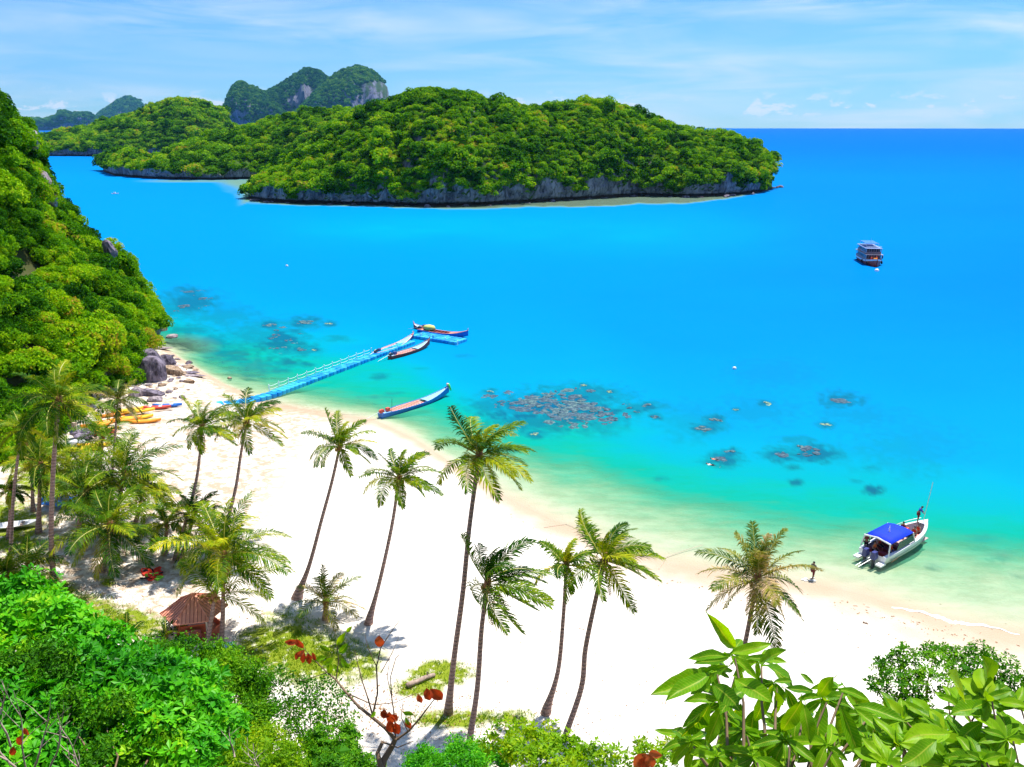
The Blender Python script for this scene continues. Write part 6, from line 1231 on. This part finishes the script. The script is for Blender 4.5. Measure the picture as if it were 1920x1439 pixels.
mb = MB(); mb.box((cx[0], cx[1], -.02), (3.6, 3.4, .14)); mb.obj('floor', simple('hut_floor', (.30, .2, .15), .8), hut)
mb = MB(); mb.box((-1.1, 1.4, .8), (.9, .6, 1.5)); mb.obj('cabinet', DARK, hut)
sgn = MB(); m2 = (ev[4]+ev[5])/2; 
mb = MB(); mb.box((.0, -.62, 1.15), (1.3, .05, .8)); mb.obj('notice_board', simple('maroon_board', (.26, .06, .05), .6), hut)
for j, (x, z) in enumerate([(-.42, 1.42), (-.40, 1.28), (-.43, 1.14), (-.38, 1.0), (-.40, .88), (.36, 1.30), (.42, 1.16), (.38, 1.04)]): mb = MB(); mb.box((x, -.66, z), (.14 if j % 2 else .22, .02, .06)); mb.obj('notice_mark', YELLOW, hut)
g2 = ground_pt(415, 1222); mb = MB(g2); mb.box(g2+Vector((0, 0, .15)), (1.6, .7, .35), .5); o = mb.obj('low_wall', simple('pale_blue_block', (.30, .55, .72), .7), None); o.location = g2; tag(o, 'low pale blue step beside the thick trunk at the hut', 'step')
g2 = ground_pt(345, 1212); rt_ = thing('motor_scooter', 'dark machine with blue cover parked in the hut shade', 'scooter', tuple(g2), .3)
for x in (-.5, .5): mb = MB(); P = [(x+.25*math.cos(a), 0, .27+.25*math.sin(a)) for a in [i*math.pi/5 for i in range(11)]]; mb.tube(P, .05, 6, False); mb.obj('wheel', TYRE, rt_)
mb = MB(); mb.box((-.1, 0, .55), (.9, .28, .25), taper=.7); mb.tube([(.5, 0, .3), (.4, 0, .95)], .06, 6); mb.obj('body', NAVY, rt_); mb = MB(); mb.box((-.2, 0, .72), (.6, .26, .08)); mb.obj('seat', BLACKC, rt_); mb = MB(); mb.tube([(.4, -.28, .97), (.4, .28, .97)], .025, 5); mb.obj('handlebar', STEEL, rt_)
# logs and ropes
def log(lab, a, b, r, knots=True):
    A = ground_pt(*a); B = ground_pt(*b); A.z += r*.8; B.z += r*.8; c = A.lerp(B, .5); root = thing('log', lab, 'log', tuple(c)); mb = MB(c); P = [A.lerp(B, i/6)+Vector((0, 0, .03*math.sin(i*2))) for i in range(7)]; mb.tube(P, [r*1.1, r, r*.95, r, r*.92, r*.9, r*.7], 9); mb.obj('trunk', WOODP, root, True)
    if knots: mb = MB(c); p = A.lerp(B, .7); mb.tube([p, p+Vector((.1, .1, r*2.2))], [r*.35, r*.2], 6); mb.obj('branch_stub', WOODP, root)
log('grey driftwood log lying between the shrub and the red wilted leaves', (763, 1290), (815, 1268), .17); log('thin piece of driftwood alone on white sand by the windswept palm', (924, 1131), (937, 1139), .10, False)
log('small dead branch on the sand under the lone dry palm', (1618, 1168), (1628, 1171), .06, False)
def rope(lab, P, r=.02):
    Q = [ground_pt(*p) for p in P]; Q = [Vector((q.x, q.y, max(q.z, 0)+.04)) for q in Q]; c = Q[0]; mb = MB(c); mb.tube(Q, r, 4); o = mb.obj('rope', ROPE); o.location = c; tag(o, lab, 'rope')
rope('thin mooring rope running over the wet sand toward the lone dry palm', [(1235, 1068), (1243, 1056), (1250, 1046), (1280, 1036), (1318, 1026)], .025); rope('thin rope from the palm pair down to the shallows', [(1020, 990), (1060, 984), (1075, 990), (1090, 998)], .02); rope('rope tied behind the blue longtail boat', [(640, 778), (665, 779), (690, 777)], .02)

# ---- boulders at the headland foot
def rock_mesh(seed, flat=1.0, cuts=9):
    rg = random.Random(seed); import bmesh
    bm = bmesh.new(); bmesh.ops.create_icosphere(bm, subdivisions=3, radius=1); pl = []
    for _ in range(cuts): n_ = Vector((rg.gauss(0, 1), rg.gauss(0, 1), rg.gauss(0, .7))).normalized(); pl.append((n_, rg.uniform(.55, .9)))
    for v in bm.verts:
        for n_, d_ in pl:
            k = v.co.dot(n_)
            if k > d_: v.co -= n_*(k-d_)
        v.co *= 1+.05*math.sin(v.co.x*9+seed)*math.sin(v.co.y*8); v.co.z *= flat
    me = bpy.data.meshes.new('rock'); bm.to_mesh(me); bm.free(); return me
RK = {}
for nm, mt in (('d', DARKROCK), ('l', BOULDER), ('t', TANROCK)):
    for i in range(3): me = rock_mesh(i*7+ord(nm), (.85, .6, .35)[i], 14); me.materials.append(mt); RK[nm+str(i)] = me
def place_rock(lab, px, py, sz, kind, rz, tilt=(0, 0), group='rocks at the foot of the headland', name='boulder', sink=.25):
    g = ground_pt(px, py); g.z = min(g.z, 1.2); o = link(name, RK[kind], None, None, (g.x, g.y, max(g.z, -.1)+sz[2]*(.5-sink)), (tilt[0], tilt[1], rz), sz); return tag(o, lab, 'rock', group)
place_rock('huge dark slanted boulder with pale top at the headland foot', 285, 712, (2.5, 1.9, 3.2), 'd0', .4, (.25, .35)); place_rock('dark split boulder leaning against the huge one on its land side', 268, 714, (1.8, 1.6, 3.0), 'd1', 1.3, (.5, .3)); place_rock('broad dark boulder behind the two slanted ones', 282, 690, (2.9, 2.2, 2.6), 'd0', 2.2, (.1, .2))
place_rock('black boulder above the tan one, near the shallow water', 312, 682, (1.5, 1.2, 1.3), 'd0', .2); place_rock('tan rounded boulder beside the huge dark one', 322, 700, (2.0, 1.1, 1.1), 't0', -.5); place_rock('long low dark slab in front of the huge boulder', 274, 740, (2.6, 1.1, 1.1), 'd1', -.1)
place_rock('pale square boulder at the corner of the rocks nearest the red kayak', 292, 752, (1.2, .9, .8), 'l1', .1); place_rock('light grey boulder under the thin pale palm top', 255, 742, (1.4, 1.0, 1.2), 'l0', .8); place_rock('white-topped rock at the outer water edge of the rocks', 325, 645, (1.2, 1.2, .7), 'l1', .2); place_rock('brown knob of rock standing behind the white-topped one', 306, 632, (.9, .9, 1.1), 't0', .9)
place_rock('long flat grey slab by the water with a dark shadow below', 300, 655, (2.3, .9, .5), 'l2', .1); place_rock('flat layered slab lying out on open sand', 362, 706, (2.2, .7, .4), 'l2', -.05); place_rock('lower flat slab touching the layered one on open sand', 355, 700, (2.4, .8, .4), 'd2', .05); place_rock('pinkish rock with rubble just inland of the flat slabs', 352, 690, (1.0, .7, .5), 't1', .3); place_rock('half buried tan rock below the flat slabs', 354, 718, (.8, .5, .5), 't0', .2)
place_rock('lone brown rock sitting far out on the open sand', 431, 714, (.35, .35, .35), 't0', .3, group='stray rocks'); place_rock('dark rock beside the water behind the black boulder', 322, 668, (.8, .4, .4), 'd2', 0)
rr_ = random.Random(11); n_ = 0
while n_ < 62:
    px = rr_.gauss(325, 28); py = rr_.gauss(700, 30)
    if not (262 < px < 385 and 640 < py < 752) or px > 400-(py-690)*.9*(py > 690) or (px-262)*.5 > (py-640)*.9+14: continue
    sz = rr_.uniform(.14, .5); k = rr_.choice(('l0', 'l1', 'l2', 't1', 't2', 'd2', 'l2')); n_ += 1
    place_rock({'l': 'small pale grey', 't': 'small tan', 'd': 'small dark'}[k[0]]+' rock of the rubble strewn between boulders and sand', px, py, (sz*rr_.uniform(.8, 1.7), sz, sz*.8), k, rr_.uniform(0, 6), group='rubble stones beside the boulders', name='stone')
for lab, px, py, sz, k in (('dark wet boulder in front of the island cliff', 1052, 372, (4, 3, 2.6), 'd0'), ('smaller dark boulder off the island bluff', 1362, 370, (2.6, 2, 1.8), 'd1'), ('long low rock ledge running out from the island bluff', 1448, 353, (5.5, 3, 1.6), 'd2'), ('end rock of the ledge beyond the island bluff', 1463, 352, (3, 2, 1.8), 'd1'), ('low dark rock ledge at the rounded island tip', 478, 376, (5, 3, 1.2), 'd2'), ('dark shore rock next to the ledge of the island tip', 500, 380, (4, 2, 1.2), 'd2')):
    g = G(px, py); tag(link('shore_rock', RK[k], None, None, (g.x, g.y, .3), (0, 0, px*.01), sz), lab, 'rock', 'rocks along the island shore')
for k in range(26):
    px = 475+k*37+rr_.uniform(-12, 12); fr_ = np.array([(q[0], q[1]) for q in ISL_SHORE if q[2] is ISLANDS[0]]); py = np.interp(px, fr_[:, 0], fr_[:, 1])+rr_.uniform(-1, 1.4); g = G(px, py); s_ = rr_.uniform(.7, 2.0)
    tag(link('shore_rock', RK['d'+str(rr_.randrange(3))], None, None, (g.x, g.y, .1), (0, 0, rr_.uniform(0, 6)), (s_*1.8, s_, s_*.8)), 'dark rock at the waterline under the island cliff', 'rock', 'rocks along the island shore')
# bare limestone outcrops on the headland
for lab, px, py, y_, sz, mt in (('pale bare crag breaking out of the trees near the headland top', 60, 262, 140, (1.4, 1.6, 2.6), 'l1'), ('small bare crag over the headland nose', 205, 470, 141, (1.2, 1.4, 2.2), 'd0'), ('bare grey rock face among bushes high on the headland', 90, 356, 139, (1.5, 1.8, 3.6), 'l0'), ('dark hollow rock face in the middle of the headland', 50, 520, 128, (5.2, 3, 4.6), 'd0'), ('pale cliff foot at the headland tip by the water', 284, 600, 147, (1.6, 2.5, 4.2), 'l0'), ('second pale cliff foot just inland of the headland tip', 272, 628, 141, (1.6, 2.2, 3.0), 'd1')):
    p_ = AY(px, py, y_); tag(link('rock_face', RK[mt], None, None, tuple(p_), (.1, -.2, .5), sz), lab, 'rock')

# ---- coral heads breaking the surface
def coral_mat(name, a_, b_):
    m, t, o = new_mat(name); geo = t.new('ShaderNodeNewGeometry'); n = t.noise(geo.outputs['Position'], 1.6, 6, 0.7); n2 = t.noise(geo.outputs['Position'], 3, 4)
    c = t.mix(t.ramp(n, [(0.38, 0.0), (0.62, 1.0)]), a_, b_); c = t.mix(t.ramp(n2, [(0.4, 0.8), (0.55, 0.0)]), c, (0.03, 0.07, 0.11)); p = principled(t, c, 0.9, 0.1, 0, bumpn(t, n2, 0.8, 0.1)); t.l.new(p.outputs[0], o.inputs[0]); return m
CORAL = coral_mat('coral_crust', (.03, .08, .11), (.15, .24, .24)); CORALG = coral_mat('greenish_coral', (.20, .33, .20), (.34, .44, .26)); CORALP = coral_mat('mauve_coral', (.03, .06, .10), (.11, .17, .21))
def coral_mesh(seed, lumps):
    rg = random.Random(seed); mb = MB(); 
    for _ in range(lumps):
        a = rg.uniform(0, 6.28); r = math.sqrt(rg.random())*.75; q = rg.uniform(.22, .42); mb.ball((r*math.cos(a), r*math.sin(a), rg.uniform(-.03, .02)), (q, q*rg.uniform(.6, 1), .07), 11, 4, .3, rg)
    return mb.mesh('coral', True)
CM = []
for i in range(9): me = coral_mesh(i, (5, 8, 12)[i % 3]); me.materials.append((CORAL, CORALP, CORALG)[i//3]); CM.append(me)
def coral(lab, px, py, w_px, mt, group='coral heads at the water surface', z=.02):
    g = G(px, py, 0); dep_ = g.y*cp+CAMZ*sp; r = w_px/2*dep_/FPX; o = link('coral_head', CM[mt*3+rr_.randrange(3)], None, None, (g.x, g.y, z-.035), (0, 0, rr_.uniform(0, 6.28)), (r, r*rr_.uniform(.7, 1.1), 1)); tag(o, lab, 'coral', group)
rr_ = random.Random(21)
for lab, px, py, w_, mt in CORALS:
    coral(lab, px, py, w_, mt)
for k in range(90):
    u = rr_.gauss(0, .42); v_ = rr_.gauss(0, .42); px = 1050+u*150+v_*40; py = 765+v_*44+u*10
    if math.hypot((px-1050)/150, (py-767)/42) > 1: continue
    coral(rr_.choice(('mauve', 'brownish', 'pale rimmed'))+' coral head packed in the big reef field beyond the tallest palm', px, py, rr_.choice((18, 26, 34, 46, 58)), rr_.choice((0, 1, 1)), 'coral heads of the big reef field', rr_.uniform(-.02, .03))
for k in range(14): coral('small coral head in the scatter between the headland rocks and the jetty', 530+rr_.gauss(0, 28), 640+rr_.gauss(0, 18), rr_.choice((10, 14, 18, 22)), rr_.choice((0, 1)), 'coral heads off the headland rocks', rr_.uniform(-.02, .02))
for k in range(12): coral('thin coral streak in the dark shallows off the headland nose', 370+rr_.gauss(0, 30), 572+rr_.gauss(0, 12), rr_.choice((12, 16, 24)), 1, 'coral heads off the headland nose', rr_.uniform(-.02, .02))
# ------------------------------------------------------------------ sea air
hz = MB(); hz.box((0, 0, 485), (33000, 33000, 1000))
HZ, t, o = new_mat('sea_haze'); pv = t.new('ShaderNodeVolumePrincipled'); pv.inputs['Color'].default_value = (0.15, 0.50, 1.0, 1); pv.inputs['Density'].default_value = 0.000028; pv.inputs['Anisotropy'].default_value = 0.3
t.l.new(pv.outputs[0], o.inputs['Volume']); tag(hz.obj('haze', HZ), kind='stuff')
